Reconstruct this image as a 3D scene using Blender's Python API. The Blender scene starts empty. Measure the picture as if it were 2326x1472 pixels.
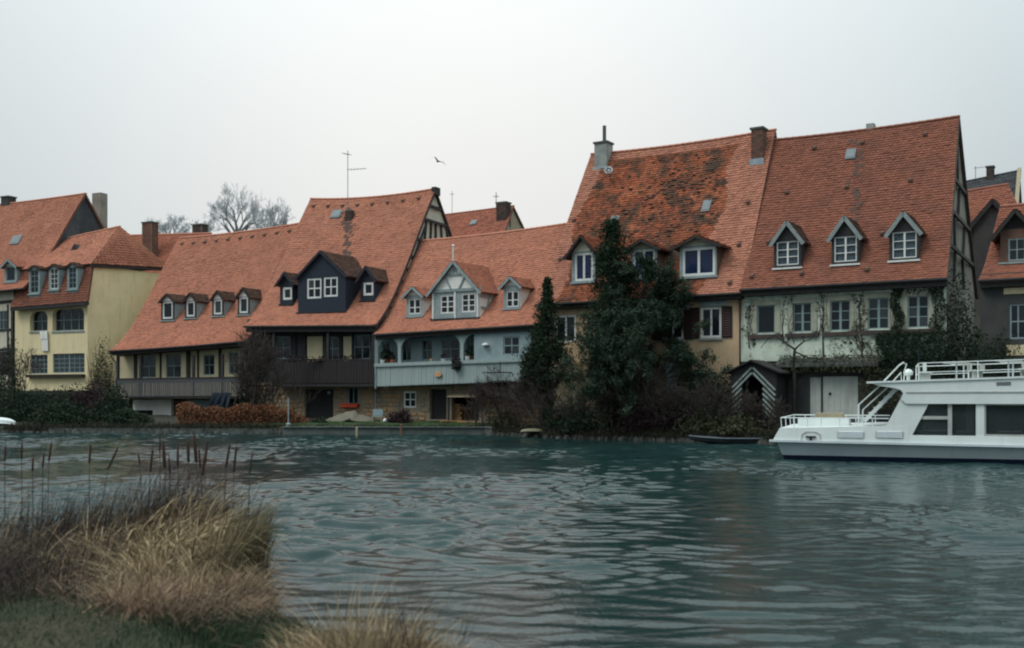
import bpy, math, random
import numpy as np
from mathutils import Vector

# ------------------------------------------------------------------ camera, sky, sun, exposure
scene = bpy.context.scene
COL = scene.collection
R = math.radians
FPX, CX, HY, CAMZ = 2400.0, 1163.0, 890.0, 2.2      # focal length, picture centre, horizon row, eye height over the water
rng = random.Random(7)
nrng = np.random.default_rng(11)

cam_d = bpy.data.cameras.new("camera")
cam = bpy.data.objects.new("camera", cam_d)
COL.objects.link(cam)
cam.location = (0, 0, CAMZ)
cam.rotation_euler = (R(90), 0, 0)
cam_d.sensor_width = 36.0
cam_d.lens = 36.0 * FPX / 2326.0
cam_d.shift_y = (HY - 736.0) / 2326.0
cam_d.clip_start = 0.1
cam_d.clip_end = 6000.0
cam_d.dof.use_dof = True
cam_d.dof.focus_distance = 48.0
cam_d.dof.aperture_fstop = 1.7
scene.camera = cam

SUN_EL, SUN_AZ = R(52), R(-115)                     # azimuth from +Y towards +X
world = bpy.data.worlds.new("World")
scene.world = world
world.use_nodes = True
wn, wl = world.node_tree.nodes, world.node_tree.links
wn.clear()
w_out = wn.new("ShaderNodeOutputWorld")
w_bg = wn.new("ShaderNodeBackground")
w_bg.inputs["Strength"].default_value = 0.1
w_sky = wn.new("ShaderNodeTexSky")
w_sky.sky_type = 'NISHITA'
w_sky.sun_disc = False
w_sky.sun_elevation = SUN_EL
w_sky.sun_rotation = SUN_AZ
w_tc = wn.new("ShaderNodeTexCoord")
w_sep = wn.new("ShaderNodeSeparateXYZ")
wl.new(w_tc.outputs["Generated"], w_sep.inputs[0])
def wmath(op, a, b=None, clamp=False):
    n = wn.new("ShaderNodeMath"); n.operation = op; n.use_clamp = clamp
    for i, x in enumerate((a, b)):
        if x is None: continue
        if isinstance(x, (int, float)): n.inputs[i].default_value = x
        else: wl.new(x, n.inputs[i])
    return n.outputs[0]
# overcast dome: brightening towards the zenith, with a broad brighter part of the cloud deck
w_el = wmath('MAXIMUM', w_sep.outputs[2], 0.0)
w_zen = wmath('POWER', w_el, 2.0)
w_dot = wn.new("ShaderNodeVectorMath"); w_dot.operation = 'DOT_PRODUCT'
wl.new(w_tc.outputs["Generated"], w_dot.inputs[0])
_d = Vector((-0.055, 1.0, 0.20)).normalized()
w_dot.inputs[1].default_value = _d
w_lobe = wmath('POWER', wmath('MAXIMUM', w_dot.outputs["Value"], 0.0), 10.0)
w_noise = wn.new("ShaderNodeTexNoise")
w_noise.inputs["Scale"].default_value = 2.2
w_noise.inputs["Detail"].default_value = 4.0
wl.new(w_tc.outputs["Generated"], w_noise.inputs["Vector"])
def wcol(col, fac):
    n = wn.new("ShaderNodeVectorMath"); n.operation = 'SCALE'
    n.inputs[0].default_value = col
    wl.new(fac, n.inputs["Scale"])
    return n.outputs[0]
def wadd(a, b):
    n = wn.new("ShaderNodeVectorMath"); n.operation = 'ADD'
    wl.new(a, n.inputs[0]); wl.new(b, n.inputs[1])
    return n.outputs[0]
w_base = wmath('ADD', wmath('MULTIPLY', w_noise.outputs["Fac"], 0.24), 0.88)
w_c = wadd(wadd(wcol((3.9, 4.75, 5.1), w_base), wcol((4.4, 3.5, 2.9), w_lobe)), wcol((19.0, 21.0, 21.5), w_zen))
w_mix = wn.new("ShaderNodeMix"); w_mix.data_type = 'RGBA'
w_mix.inputs["Factor"].default_value = 0.96
wl.new(w_sky.outputs[0], w_mix.inputs["A"])
wl.new(w_c, w_mix.inputs["B"])
wl.new(w_mix.outputs["Result"], w_bg.inputs["Color"])
wl.new(w_bg.outputs[0], w_out.inputs[0])

sun_d = bpy.data.lights.new("sun", 'SUN')
sun_d.energy = 1.2
sun_d.angle = R(20)
sun_d.color = (1.0, 0.96, 0.9)
sun = bpy.data.objects.new("sun", sun_d)
COL.objects.link(sun)
_to = Vector((math.sin(SUN_AZ) * math.cos(SUN_EL), math.cos(SUN_AZ) * math.cos(SUN_EL), math.sin(SUN_EL)))
sun.rotation_euler = (-_to).to_track_quat('-Z', 'Y').to_euler()

scene.view_settings.view_transform = 'Standard'
scene.view_settings.look = 'None'
scene.view_settings.gamma = 1.0
scene.view_settings.exposure = 0.0
scene.view_settings.use_curve_mapping = False
scene.cycles.filter_width = 2.1                      # the soft lens of a small camera
scene.cycles.max_bounces = 6
scene.cycles.transparent_max_bounces = 12

# ------------------------------------------------------------------ materials
def _noise(nt, vec, scale, detail=4.0, rough=0.6, dist=0.0):
    n = nt.nodes.new("ShaderNodeTexNoise")
    n.inputs["Scale"].default_value = scale
    n.inputs["Detail"].default_value = detail
    n.inputs["Roughness"].default_value = rough
    n.inputs["Distortion"].default_value = dist
    nt.links.new(vec, n.inputs["Vector"])
    return n.outputs["Fac"]
def _ramp(nt, fac, lo, hi):
    n = nt.nodes.new("ShaderNodeMapRange")
    n.interpolation_type = 'SMOOTHSTEP'
    n.inputs["From Min"].default_value = lo
    n.inputs["From Max"].default_value = hi
    nt.links.new(fac, n.inputs["Value"])
    return n.outputs["Result"]
def _mixc(nt, fac, a, b, mode='MIX'):
    n = nt.nodes.new("ShaderNodeMix"); n.data_type = 'RGBA'; n.blend_type = mode
    if isinstance(fac, float): n.inputs["Factor"].default_value = fac
    else: nt.links.new(fac, n.inputs["Factor"])
    for k, x in (("A", a), ("B", b)):
        if isinstance(x, tuple): n.inputs[k].default_value = (*x[:3], 1)
        else: nt.links.new(x, n.inputs[k])
    return n.outputs["Result"]
def mat(name, col, col2=None, scale=3.0, rough=0.85, lo=0.35, hi=0.7, island=0.0, bump=0.0, bscale=40.0,
        patches=None, stretch=None, spec=0.3, metal=0.0, streak=0.0):
    """patches: list of (colour, noise scale, lo, hi, seed) laid over the base"""
    m = bpy.data.materials.new(name); m.use_nodes = True
    nt = m.node_tree; b = nt.nodes["Principled BSDF"]
    tc = nt.nodes.new("ShaderNodeTexCoord"); vec = tc.outputs["Object"]
    if stretch:
        mp = nt.nodes.new("ShaderNodeMapping"); mp.inputs["Scale"].default_value = stretch
        nt.links.new(vec, mp.inputs["Vector"]); vec = mp.outputs[0]
    c2 = col2 or tuple(x * 0.78 for x in col)
    c = _mixc(nt, _ramp(nt, _noise(nt, vec, scale), lo, hi), col, c2)
    for (pc, ps, pl, ph, sd) in (patches or []):
        mp = nt.nodes.new("ShaderNodeMapping"); mp.inputs["Location"].default_value = (sd * 3.7, sd * 1.3, sd * 2.1)
        nt.links.new(vec, mp.inputs["Vector"])
        c = _mixc(nt, _ramp(nt, _noise(nt, mp.outputs[0], ps, 5.0, 0.65), pl, ph), c, pc)
    if island:
        g = nt.nodes.new("ShaderNodeNewGeometry")
        mr = nt.nodes.new("ShaderNodeMapRange")
        mr.inputs["To Min"].default_value = 1 - island; mr.inputs["To Max"].default_value = 1 + island
        nt.links.new(g.outputs["Random Per Island"], mr.inputs["Value"])
        vm = nt.nodes.new("ShaderNodeVectorMath"); vm.operation = 'SCALE'
        nt.links.new(c, vm.inputs[0]); nt.links.new(mr.outputs[0], vm.inputs["Scale"])
        c = vm.outputs[0]
    if streak:
        mp = nt.nodes.new("ShaderNodeMapping"); mp.inputs["Scale"].default_value = (3.5, 3.5, 0.35)
        nt.links.new(tc.outputs["Object"], mp.inputs["Vector"])
        c = _mixc(nt, _ramp(nt, _noise(nt, mp.outputs[0], 1.0, 5.0, 0.7), 0.5, 0.8), c,
                  tuple(x * (1 - streak) for x in col))
    nt.links.new(c, b.inputs["Base Color"])
    b.inputs["Roughness"].default_value = rough
    b.inputs["Metallic"].default_value = metal
    b.inputs["Specular IOR Level"].default_value = spec
    if bump:
        bn = nt.nodes.new("ShaderNodeBump"); bn.inputs["Strength"].default_value = bump; bn.inputs["Distance"].default_value = 0.03
        nt.links.new(_noise(nt, vec, bscale), bn.inputs["Height"])
        nt.links.new(bn.outputs[0], b.inputs["Normal"])
    return m
def glass_mat(name, tint, see=0.0):
    m = bpy.data.materials.new(name); m.use_nodes = True
    nt = m.node_tree; b = nt.nodes["Principled BSDF"]
    tc = nt.nodes.new("ShaderNodeTexCoord")
    c = _mixc(nt, _noise(nt, tc.outputs["Object"], 1.6), tint, tuple(x * 0.5 for x in tint))
    nt.links.new(c, b.inputs["Base Color"])
    b.inputs["Roughness"].default_value = 0.06
    b.inputs["Specular IOR Level"].default_value = 0.3
    if see:
        tr = nt.nodes.new("ShaderNodeBsdfTransparent"); tr.inputs[0].default_value = (0.85, 0.9, 0.92, 1)
        mx = nt.nodes.new("ShaderNodeMixShader"); mx.inputs[0].default_value = see
        nt.links.new(b.outputs[0], mx.inputs[1]); nt.links.new(tr.outputs[0], mx.inputs[2])
        nt.links.new(mx.outputs[0], nt.nodes["Material Output"].inputs["Surface"])
    return m

M = {}
RED = (0.455, 0.19, 0.122)
M['tile'] = mat("clay_tile", RED, (0.375, 0.158, 0.105), 0.8, 0.9, island=0.13, patches=[((0.29, 0.135, 0.098), 1.6, 0.56, 0.75, 1), ((0.49, 0.215, 0.142), 0.5, 0.5, 0.75, 2)], spec=0.2)
M['tile_brown'] = mat("brown_red_tile", (0.265, 0.104, 0.069), (0.205, 0.085, 0.06), 0.8, 0.9, island=0.15, patches=[((0.14, 0.066, 0.05), 1.1, 0.58, 0.8, 3), ((0.27, 0.105, 0.066), 0.4, 0.5, 0.75, 5)], spec=0.2)  # brown-red clay, darkened further to stand in for weaker light at right
M['tile_old'] = mat("mossy_tile", (0.36, 0.11, 0.058), (0.24, 0.085, 0.05), 1.2, 0.95, island=0.25,
                    patches=[((0.44, 0.15, 0.08), 0.55, 0.52, 0.66, 4), ((0.085, 0.058, 0.045), 0.8, 0.455, 0.64, 9), ((0.085, 0.065, 0.042), 3.0, 0.52, 0.68, 12), ((0.035, 0.035, 0.03), 5.0, 0.56, 0.68, 3)], spec=0.15)
M['tile_edge'] = mat("newer_edge_tile", (0.45, 0.195, 0.13), (0.37, 0.162, 0.112), 0.9, 0.9, island=0.17, spec=0.2)
M['tile_dark'] = mat("dormer_tile_dark", (0.13, 0.075, 0.055), (0.085, 0.055, 0.045), 2.5, 0.9, island=0.25, spec=0.2)
M['tile_far'] = mat("far_tile", (0.32, 0.118, 0.075), (0.25, 0.098, 0.066), 0.7, 0.9, island=0.18, spec=0.2)
M['slate'] = mat("slate_tile", (0.055, 0.062, 0.066), (0.035, 0.04, 0.045), 1.5, 0.7, island=0.25, spec=0.3)
M['tile_under'] = mat("roof_underlay", (0.12, 0.06, 0.045), None, 2, 0.95)
M['soffit'] = mat("dark_soffit_wood", (0.022, 0.022, 0.024), (0.035, 0.032, 0.03), 5, 0.85)
M['timber'] = mat("black_timber", (0.026, 0.025, 0.027), (0.045, 0.04, 0.038), 6, 0.85, bump=0.3)
M['brown'] = mat("dark_brown_board", (0.026, 0.021, 0.022), (0.018, 0.016, 0.018), 4, 0.8, stretch=(6, 6, 0.8))
M['greyslat'] = mat("weathered_slat", (0.10, 0.10, 0.105), (0.06, 0.062, 0.07), 4, 0.85, stretch=(6, 6, 0.8))
M['blueboard'] = mat("pale_blue_board", (0.285, 0.345, 0.335), (0.235, 0.29, 0.285), 2.5, 0.75, stretch=(6, 6, 0.7))
M['bluewall'] = mat("pale_blue_paint", (0.25, 0.315, 0.325), (0.20, 0.26, 0.27), 2, 0.8, streak=0.2)
M['yellow'] = mat("yellow_render", (0.68, 0.575, 0.35), (0.61, 0.51, 0.31), 0.8, 0.92, bump=0.15, patches=[((0.40, 0.33, 0.2), 0.7, 0.58, 0.85, 2)], streak=0.3)
M['cream'] = mat("cream_plaster", (0.55, 0.47, 0.30), (0.47, 0.40, 0.26), 1.0, 0.92, bump=0.15, streak=0.3)
M['peach'] = mat("peach_plaster", (0.50, 0.36, 0.22), (0.42, 0.31, 0.2), 1.0, 0.92, bump=0.15, patches=[((0.33, 0.27, 0.18), 0.8, 0.58, 0.8, 6)], streak=0.35)
M['white'] = mat("white_plaster", (0.70, 0.69, 0.64), (0.6, 0.6, 0.57), 1.5, 0.9, streak=0.2)
M['panel'] = mat("timber_infill_plaster", (0.52, 0.48, 0.38), (0.43, 0.40, 0.32), 1.5, 0.92, streak=0.3)
M['green'] = mat("stained_pale_green_plaster", (0.58, 0.645, 0.545), (0.47, 0.53, 0.445), 0.8, 0.92, bump=0.2, patches=[((0.17, 0.19, 0.14), 1.3, 0.53, 0.68, 7), ((0.3, 0.31, 0.24), 0.6, 0.5, 0.75, 8), ((0.14, 0.16, 0.13), 4.0, 0.6, 0.7, 4)], streak=0.5)
M['greydark'] = mat("dark_grey_plaster", (0.052, 0.053, 0.05), (0.035, 0.037, 0.036), 1.0, 0.92, patches=[((0.13, 0.12, 0.1), 0.9, 0.56, 0.8, 5)])  # dark grey base with paler noise patches
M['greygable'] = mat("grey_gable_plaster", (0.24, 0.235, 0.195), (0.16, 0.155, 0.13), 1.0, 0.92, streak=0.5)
M['tan'] = mat("sandstone_surround", (0.33, 0.28, 0.19), (0.26, 0.22, 0.15), 3, 0.9, bump=0.2)
M['stone'] = mat("field_stone", (0.30, 0.215, 0.125), (0.22, 0.16, 0.10), 1.7, 0.92, bump=0.4, patches=[((0.34, 0.27, 0.18), 2.3, 0.55, 0.7, 3), ((0.16, 0.13, 0.09), 1.2, 0.6, 0.75, 8)])
M['stone2'] = mat("ochre_stone", (0.34, 0.22, 0.115), (0.25, 0.16, 0.09), 2, 0.92, bump=0.4)
M['stone3'] = mat("grey_stone", (0.24, 0.2, 0.14), (0.17, 0.145, 0.11), 2, 0.92, bump=0.4)
M['mortar'] = mat("lime_mortar", (0.24, 0.2, 0.14), (0.17, 0.14, 0.1), 2, 0.95)
M['whitewood'] = mat("white_painted_wood", (0.64, 0.65, 0.63), (0.54, 0.55, 0.53), 3, 0.5)
M['greywood'] = mat("blue_grey_painted_wood", (0.24, 0.295, 0.30), (0.19, 0.235, 0.24), 3, 0.6)
M['bluewin'] = mat("faded_blue_window_paint", (0.205, 0.275, 0.285), None, 3, 0.5)
M['navy'] = mat("dark_navy_boarding", (0.018, 0.026, 0.042), (0.013, 0.018, 0.028), 3, 0.7, stretch=(5, 5, 1))
M['palegreen'] = mat("pale_green_paint", (0.22, 0.255, 0.25), None, 3, 0.6)
M['brick'] = mat("chimney_brick", (0.15, 0.075, 0.055), (0.10, 0.06, 0.048), 3, 0.92, island=0.3)
M['brick_dark'] = mat("sooty_brick", (0.07, 0.05, 0.043), (0.04, 0.034, 0.032), 3, 0.92, island=0.3)
M['render_grey'] = mat("grey_chimney_render", (0.28, 0.30, 0.28), (0.2, 0.21, 0.2), 2, 0.9, streak=0.3)
M['zinc'] = mat("zinc_sheet", (0.30, 0.36, 0.39), (0.22, 0.27, 0.3), 4, 0.45, metal=0.3)
M['shutter'] = mat("dark_red_shutter", (0.035, 0.015, 0.014), (0.025, 0.012, 0.012), 5, 0.6)
M['pipe'] = mat("rust_red_downpipe", (0.085, 0.026, 0.02), None, 5, 0.5)
M['metal'] = mat("dull_aluminium", (0.22, 0.23, 0.24), None, 5, 0.4, metal=0.6)
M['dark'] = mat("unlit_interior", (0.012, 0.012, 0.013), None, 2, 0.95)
M['door'] = mat("weathered_white_door", (0.44, 0.47, 0.43), (0.37, 0.4, 0.37), 1.6, 0.7, streak=0.35)
M['doordark'] = mat("dark_plank_door", (0.02, 0.019, 0.02), None, 4, 0.8)
M['soot'] = mat('sooty_tile', (0.075, 0.045, 0.036), None, 3, 0.9)
M['greytimber'] = mat('weathered_grey_timber', (0.075, 0.07, 0.06), None, 3, 0.9)
M['skylight'] = mat('grey_skylight', (0.13, 0.155, 0.16), None, 3, 0.4)
M['surround'] = mat('weathered_stone_surround', (0.35, 0.345, 0.27), (0.25, 0.26, 0.205), 2.5, 0.9, bump=0.2, streak=0.3)
M['glass_pale'] = glass_mat('net_curtained_glass', (0.045, 0.055, 0.06))
M['glass_green'] = glass_mat('greenish_glass', (0.02, 0.03, 0.03))
M['glass'] = glass_mat("window_glass", (0.010, 0.014, 0.019))
M['glass_blue'] = glass_mat("blue_curtained_glass", (0.016, 0.028, 0.075))
M['glass_see'] = glass_mat("clear_window_glass", (0.03, 0.035, 0.04), 0.78)
M['curtain'] = mat("lace_curtain", (0.36, 0.39, 0.42), (0.22, 0.25, 0.28), 8, 0.95, stretch=(5, 1, 1))
M['red'] = mat("red_plastic", (0.46, 0.06, 0.028), None, 3, 0.5)
M['terracotta'] = mat("terracotta", (0.34, 0.11, 0.06), None, 4, 0.8)
M['whitepot'] = mat("white_glaze", (0.7, 0.72, 0.72), None, 3, 0.3)
M['copper'] = mat("pale_copper", (0.5, 0.3, 0.16), None, 5, 0.5)
M['sand'] = mat("builders_sand", (0.15, 0.138, 0.105), (0.12, 0.11, 0.085), 3, 0.95, bump=0.4)
M['moss'] = mat("grassy_earth", (0.032, 0.062, 0.026), (0.06, 0.058, 0.038), 0.9, 0.95, bump=0.5, bscale=12, spec=0.06)
M['earth'] = mat("dark_river_earth", (0.03, 0.034, 0.026), (0.05, 0.045, 0.036), 0.7, 0.95, bump=0.4, bscale=8, spec=0.06)
M['concrete'] = mat("stained_concrete", (0.10, 0.115, 0.105), (0.06, 0.07, 0.066), 1.5, 0.9, bump=0.3, streak=0.4)
M['bark'] = mat("dark_bark", (0.035, 0.03, 0.028), (0.055, 0.05, 0.045), 6, 0.95, spec=0.06)
M['bark_far'] = mat("distant_bark", (0.2, 0.215, 0.22), None, 3, 0.95, spec=0.06)  # pale grey copy of bark, distance haze put into the colour
M['twig_far'] = mat("distant_twigs", (0.42, 0.46, 0.47), None, 3, 0.95, spec=0.06)  # paled to put distance haze and bright sky behind into the colour
M['twig'] = mat("bare_twig", (0.05, 0.04, 0.038), (0.075, 0.06, 0.055), 4, 0.95, island=0.3, spec=0.06)
M['twig_purple'] = mat("purple_brown_twig", (0.05, 0.042, 0.04), (0.07, 0.06, 0.053), 3, 0.95, island=0.35, spec=0.06)
M['conifer'] = mat("conifer_needle", (0.017, 0.031, 0.018), (0.028, 0.042, 0.024), 1.8, 0.9, island=0.45, spec=0.06)
M['pine'] = mat("pine_needle", (0.024, 0.040, 0.027), (0.038, 0.054, 0.036), 1.5, 0.9, island=0.45, spec=0.06)
M['ivy'] = mat("ivy_leaf", (0.018, 0.034, 0.02), (0.03, 0.042, 0.026), 1.6, 0.75, island=0.45, spec=0.06)
M['olive'] = mat("olive_shrub_leaf", (0.05, 0.06, 0.034), (0.075, 0.07, 0.042), 1.6, 0.9, island=0.4, spec=0.06)
M['hedge'] = mat("rusty_beech_leaf", (0.20, 0.09, 0.048), (0.14, 0.068, 0.04), 1.3, 0.9, island=0.35, spec=0.06)
M['wine'] = mat("wine_dark_leaf", (0.035, 0.022, 0.026), None, 2, 0.9, island=0.4, spec=0.06)

# ------------------------------------------------------------------ frames of reference
class Frame:
    """Plan frame: u along a front (to the right), w away from the viewer, z up."""
    def __init__(self, px, depth, deg):
        a = R(deg); self.a = a
        self.P = np.array([(px - CX) / FPX * depth, depth])
        self.u = np.array([math.cos(a), -math.sin(a)]); self.v = np.array([math.sin(a), math.cos(a)])
    def hit(self, px, py, w=0.0):
        r = np.array([(px - CX) / FPX, 1.0])
        t = (w + self.P @ self.v) / (r @ self.v)
        p = r * t - self.P
        return np.array([p @ self.u, w, CAMZ - t * (py - HY) / FPX])
    def world(self, q):
        p = self.P + self.u * q[0] + self.v * q[1]
        return (p[0], p[1], q[2])
    def proj(self, q):
        x, y, z = self.world(q)
        return CX + x / y * FPX, HY - (z - CAMZ) / y * FPX
    def local(self, x, y, z):
        d = np.array([x, y]) - self.P
        return np.array([d @ self.u, d @ self.v, z])
R1 = Frame(855, 60.5, 32.1)        # the right-hand houses
R2 = Frame(855, 60.5, 26.0)        # the left-hand houses
W0 = Frame(CX, 0.0, 0.0)           # world axes
W0.P = np.array([0.0, 0.0])
def at(px, py, Y):
    return ((px - CX) / FPX * Y, Y, CAMZ - (py - HY) / FPX * Y)
def ground_y(py, z=0.0):
    return (CAMZ - z) * FPX / (py - HY)

# ------------------------------------------------------------------ objects
INFO = {}
def thing(name, label, cat, fr, o, group=None, kind=None):
    e = bpy.data.objects.new(name, None); COL.objects.link(e)
    e.empty_display_size = 0.3
    e.location = fr.world(o); e.rotation_euler = (0, 0, -fr.a)
    e["label"] = label; e["category"] = cat
    if group: e["group"] = group
    if kind: e["kind"] = kind
    INFO[e.name] = np.array(o, float)
    return e
def tag(o, label=None, cat=None, group=None, kind=None):
    if label: o["label"] = label
    if cat: o["category"] = cat
    if group: o["group"] = group
    if kind: o["kind"] = kind
    return o
def org(parent):
    p = parent
    while p.parent: p = p.parent
    return INFO.get(p.name, np.zeros(3))
class MB:
    def __init__(self): self.v = []; self.f = []; self.m = []
    def add(self, vs, fs, mi=0):
        b = len(self.v)
        self.v += [tuple(map(float, x)) for x in vs]
        for f in fs: self.f.append([b + i for i in f]); self.m.append(mi)
        return self
    def box(self, a, b, mi=0):
        x0, y0, z0 = a; x1, y1, z1 = b
        return self.add([(x0, y0, z0), (x1, y0, z0), (x1, y1, z0), (x0, y1, z0), (x0, y0, z1), (x1, y0, z1), (x1, y1, z1), (x0, y1, z1)],
                        [(0, 3, 2, 1), (4, 5, 6, 7), (0, 1, 5, 4), (1, 2, 6, 5), (2, 3, 7, 6), (3, 0, 4, 7)], mi)
    def bar(self, p, q, wd, dp, n=(0, -1, 0), mi=0):
        """beam p-q, width wd across, dp along n"""
        p, q, n = (np.array(x, float) for x in (p, q, n))
        d = q - p; d /= np.linalg.norm(d)
        n = n - d * (n @ d); n /= np.linalg.norm(n)
        s = np.cross(d, n) * wd / 2; n = n * dp / 2
        vs = [p - s - n, p + s - n, p + s + n, p - s + n, q - s - n, q + s - n, q + s + n, q - s + n]
        return self.add(vs, [(0, 3, 2, 1), (4, 5, 6, 7), (0, 1, 5, 4), (1, 2, 6, 5), (2, 3, 7, 6), (3, 0, 4, 7)], mi)
    def tube(self, pts, rad, n=6, mi=0, cap=True):
        pts = [np.array(p, float) for p in pts]
        if isinstance(rad, (int, float)): rad = [rad] * len(pts)
        b = len(self.v); up = None
        for i, p in enumerate(pts):
            d = pts[min(i + 1, len(pts) - 1)] - pts[max(i - 1, 0)]; d /= (np.linalg.norm(d) + 1e-9)
            if up is None: up = np.array([0, 0, 1.0]) if abs(d[2]) < 0.9 else np.array([1.0, 0, 0])
            s = np.cross(d, up); s /= (np.linalg.norm(s) + 1e-9); t = np.cross(s, d)
            for k in range(n):
                a = 2 * math.pi * k / n
                self.v.append(tuple(p + (s * math.cos(a) + t * math.sin(a)) * rad[i]))
        for i in range(len(pts) - 1):
            for k in range(n):
                self.f.append([b + i * n + k, b + i * n + (k + 1) % n, b + (i + 1) * n + (k + 1) % n, b + (i + 1) * n + k]); self.m.append(mi)
        if cap:
            self.f.append([b + k for k in range(n)][::-1]); self.m.append(mi)
            e = b + (len(pts) - 1) * n
            self.f.append([e + k for k in range(n)]); self.m.append(mi)
        return self
    def prism(self, poly, ext, mi=0):
        """closed polygon of 3-D points swept by ext"""
        n = len(poly); e = np.array(ext, float)
        vs = [np.array(p, float) for p in poly] + [np.array(p, float) + e for p in poly]
        fs = [list(range(n))[::-1], [n + i for i in range(n)]] + [(i, (i + 1) % n, n + (i + 1) % n, n + i) for i in range(n)]
        return self.add(vs, fs, mi)
    def lathe(self, c, prof, n=12, mi=0):
        """prof: (radius, z) pairs round a vertical axis through c"""
        b = len(self.v)
        for (r, z) in prof:
            for k in range(n):
                a = 2 * math.pi * k / n
                self.v.append((c[0] + r * math.cos(a), c[1] + r * math.sin(a), c[2] + z))
        for i in range(len(prof) - 1):
            for k in range(n):
                self.f.append([b + i * n + k, b + i * n + (k + 1) % n, b + (i + 1) * n + (k + 1) % n, b + (i + 1) * n + k]); self.m.append(mi)
        self.f.append([b + k for k in range(n)][::-1]); self.m.append(mi)
        e = b + (len(prof) - 1) * n
        self.f.append([e + k for k in range(n)]); self.m.append(mi)
        return self
    def mesh(self, name, mats, o=(0, 0, 0), smooth=False):
        me = bpy.data.meshes.new(name)
        ox, oy, oz = o
        me.from_pydata([(x - ox, y - oy, z - oz) for x, y, z in self.v], [], self.f)
        for m in (mats if isinstance(mats, (list, tuple)) else [mats]): me.materials.append(m)
        if any(self.m): me.polygons.foreach_set("material_index", self.m)
        if smooth: me.polygons.foreach_set("use_smooth", [True] * len(me.polygons))
        me.update()
        return me
    def build(self, name, mats, parent=None, smooth=False, kind=None):
        o = (0, 0, 0) if parent is None else org(parent)
        ob = bpy.data.objects.new(name, self.mesh(name, mats, o, smooth))
        COL.objects.link(ob)
        if parent is not None: ob.parent = parent
        if kind: ob["kind"] = kind
        return ob
def piece(name, me, parent, loc, rot=(0, 0, 0), scale=(1, 1, 1)):
    """one piece of many that share a mesh"""
    ob = bpy.data.objects.new(name, me); COL.objects.link(ob)
    ob.parent = parent
    ob.location = np.array(loc, float) - org(parent)
    ob.rotation_euler = rot; ob.scale = scale
    return ob
def copy_tree(o, parent=None, loc=None, rotz=None):
    c = o.copy(); COL.objects.link(c)
    if parent is not None: c.parent = parent
    if loc is not None: c.location = loc
    if rotz is not None: c.rotation_euler = (c.rotation_euler[0], c.rotation_euler[1], rotz)
    for ch in list(o.children): copy_tree(ch, c)
    return c
def np_object(name, V, F, mats, parent=None, mi=None, kind=None, smooth=False):
    """V (n,3) in the parent's frame coordinates, F list/array of faces of one size"""
    V = np.asarray(V, float)
    if parent is not None: V = V - org(parent)
    F = np.asarray(F, np.int32)
    me = bpy.data.meshes.new(name)
    n, k = F.shape
    me.vertices.add(len(V)); me.vertices.foreach_set("co", V.astype(np.float32).ravel())
    me.loops.add(n * k); me.loops.foreach_set("vertex_index", F.ravel())
    me.polygons.add(n)
    me.polygons.foreach_set("loop_start", np.arange(0, n * k, k, dtype=np.int32))
    for m in (mats if isinstance(mats, (list, tuple)) else [mats]): me.materials.append(m)
    if mi is not None: me.polygons.foreach_set("material_index", np.asarray(mi, np.int32))
    if smooth: me.polygons.foreach_set("use_smooth", np.ones(n, bool))
    me.update(calc_edges=True); me.validate()
    ob = bpy.data.objects.new(name, me); COL.objects.link(ob)
    if parent is not None: ob.parent = parent
    if kind: ob["kind"] = kind
    return ob
# ------------------------------------------------------------------ building kit
class Roof:
    """one roof slope between an eave line and a ridge line; a runs along it, t runs up it"""
    def __init__(self, fr, eL, eR, rL, rR, flare=0.0, sag=0.0, esag=0.0):
        self.fr = fr
        self.e0, self.e1, self.r0, self.r1 = (np.array(x, float) for x in (eL, eR, rL, rR))
        self.k, self.sag, self.esag = flare, sag, esag
    def P(self, a, t, lift=0.0):
        a = np.asarray(a, float)[..., None]; t = np.asarray(t, float)[..., None]
        e = self.e0 + (self.e1 - self.e0) * a; r = self.r0 + (self.r1 - self.r0) * a
        p = e + (r - e) * t
        dz = -self.k * t * (1 - t) ** 2 * (r - e)[..., 2:3] - 4 * a * (1 - a) * (self.sag * t + self.esag * (1 - t))
        p = p + dz * np.array([0, 0, 1.0])
        if np.any(lift): p = p + self.N(a[..., 0], t[..., 0]) * np.asarray(lift)[..., None]
        return p
    def N(self, a, t):
        h = 1e-3
        da = self.P(a + h, t) - self.P(a - h, t); dt = self.P(a, t + h) - self.P(a, t - h)
        n = np.cross(da, dt); n /= np.linalg.norm(n, axis=-1, keepdims=True)
        return np.where(n[..., 2:3] < 0, -n, n)
    def find(self, px, py):
        a, t = 0.5, 0.5
        for _ in range(30):
            x, y = self.fr.proj(self.P(a, t))
            h = 1e-4
            xa, ya = self.fr.proj(self.P(a + h, t)); xt, yt = self.fr.proj(self.P(a, t + h))
            J = np.array([[(xa - x) / h, (xt - x) / h], [(ya - y) / h, (yt - y) / h]])
            d = np.linalg.solve(J, np.array([px - x, py - y]))
            a += float(np.clip(d[0], -0.3, 0.3)); t += float(np.clip(d[1], -0.3, 0.3))
        return a, t
    def slope(self, a, t):
        p, q = self.P(a, t - 0.02), self.P(a, t + 0.02)
        return (q[2] - p[2]) / max(1e-3, q[1] - p[1])
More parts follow.
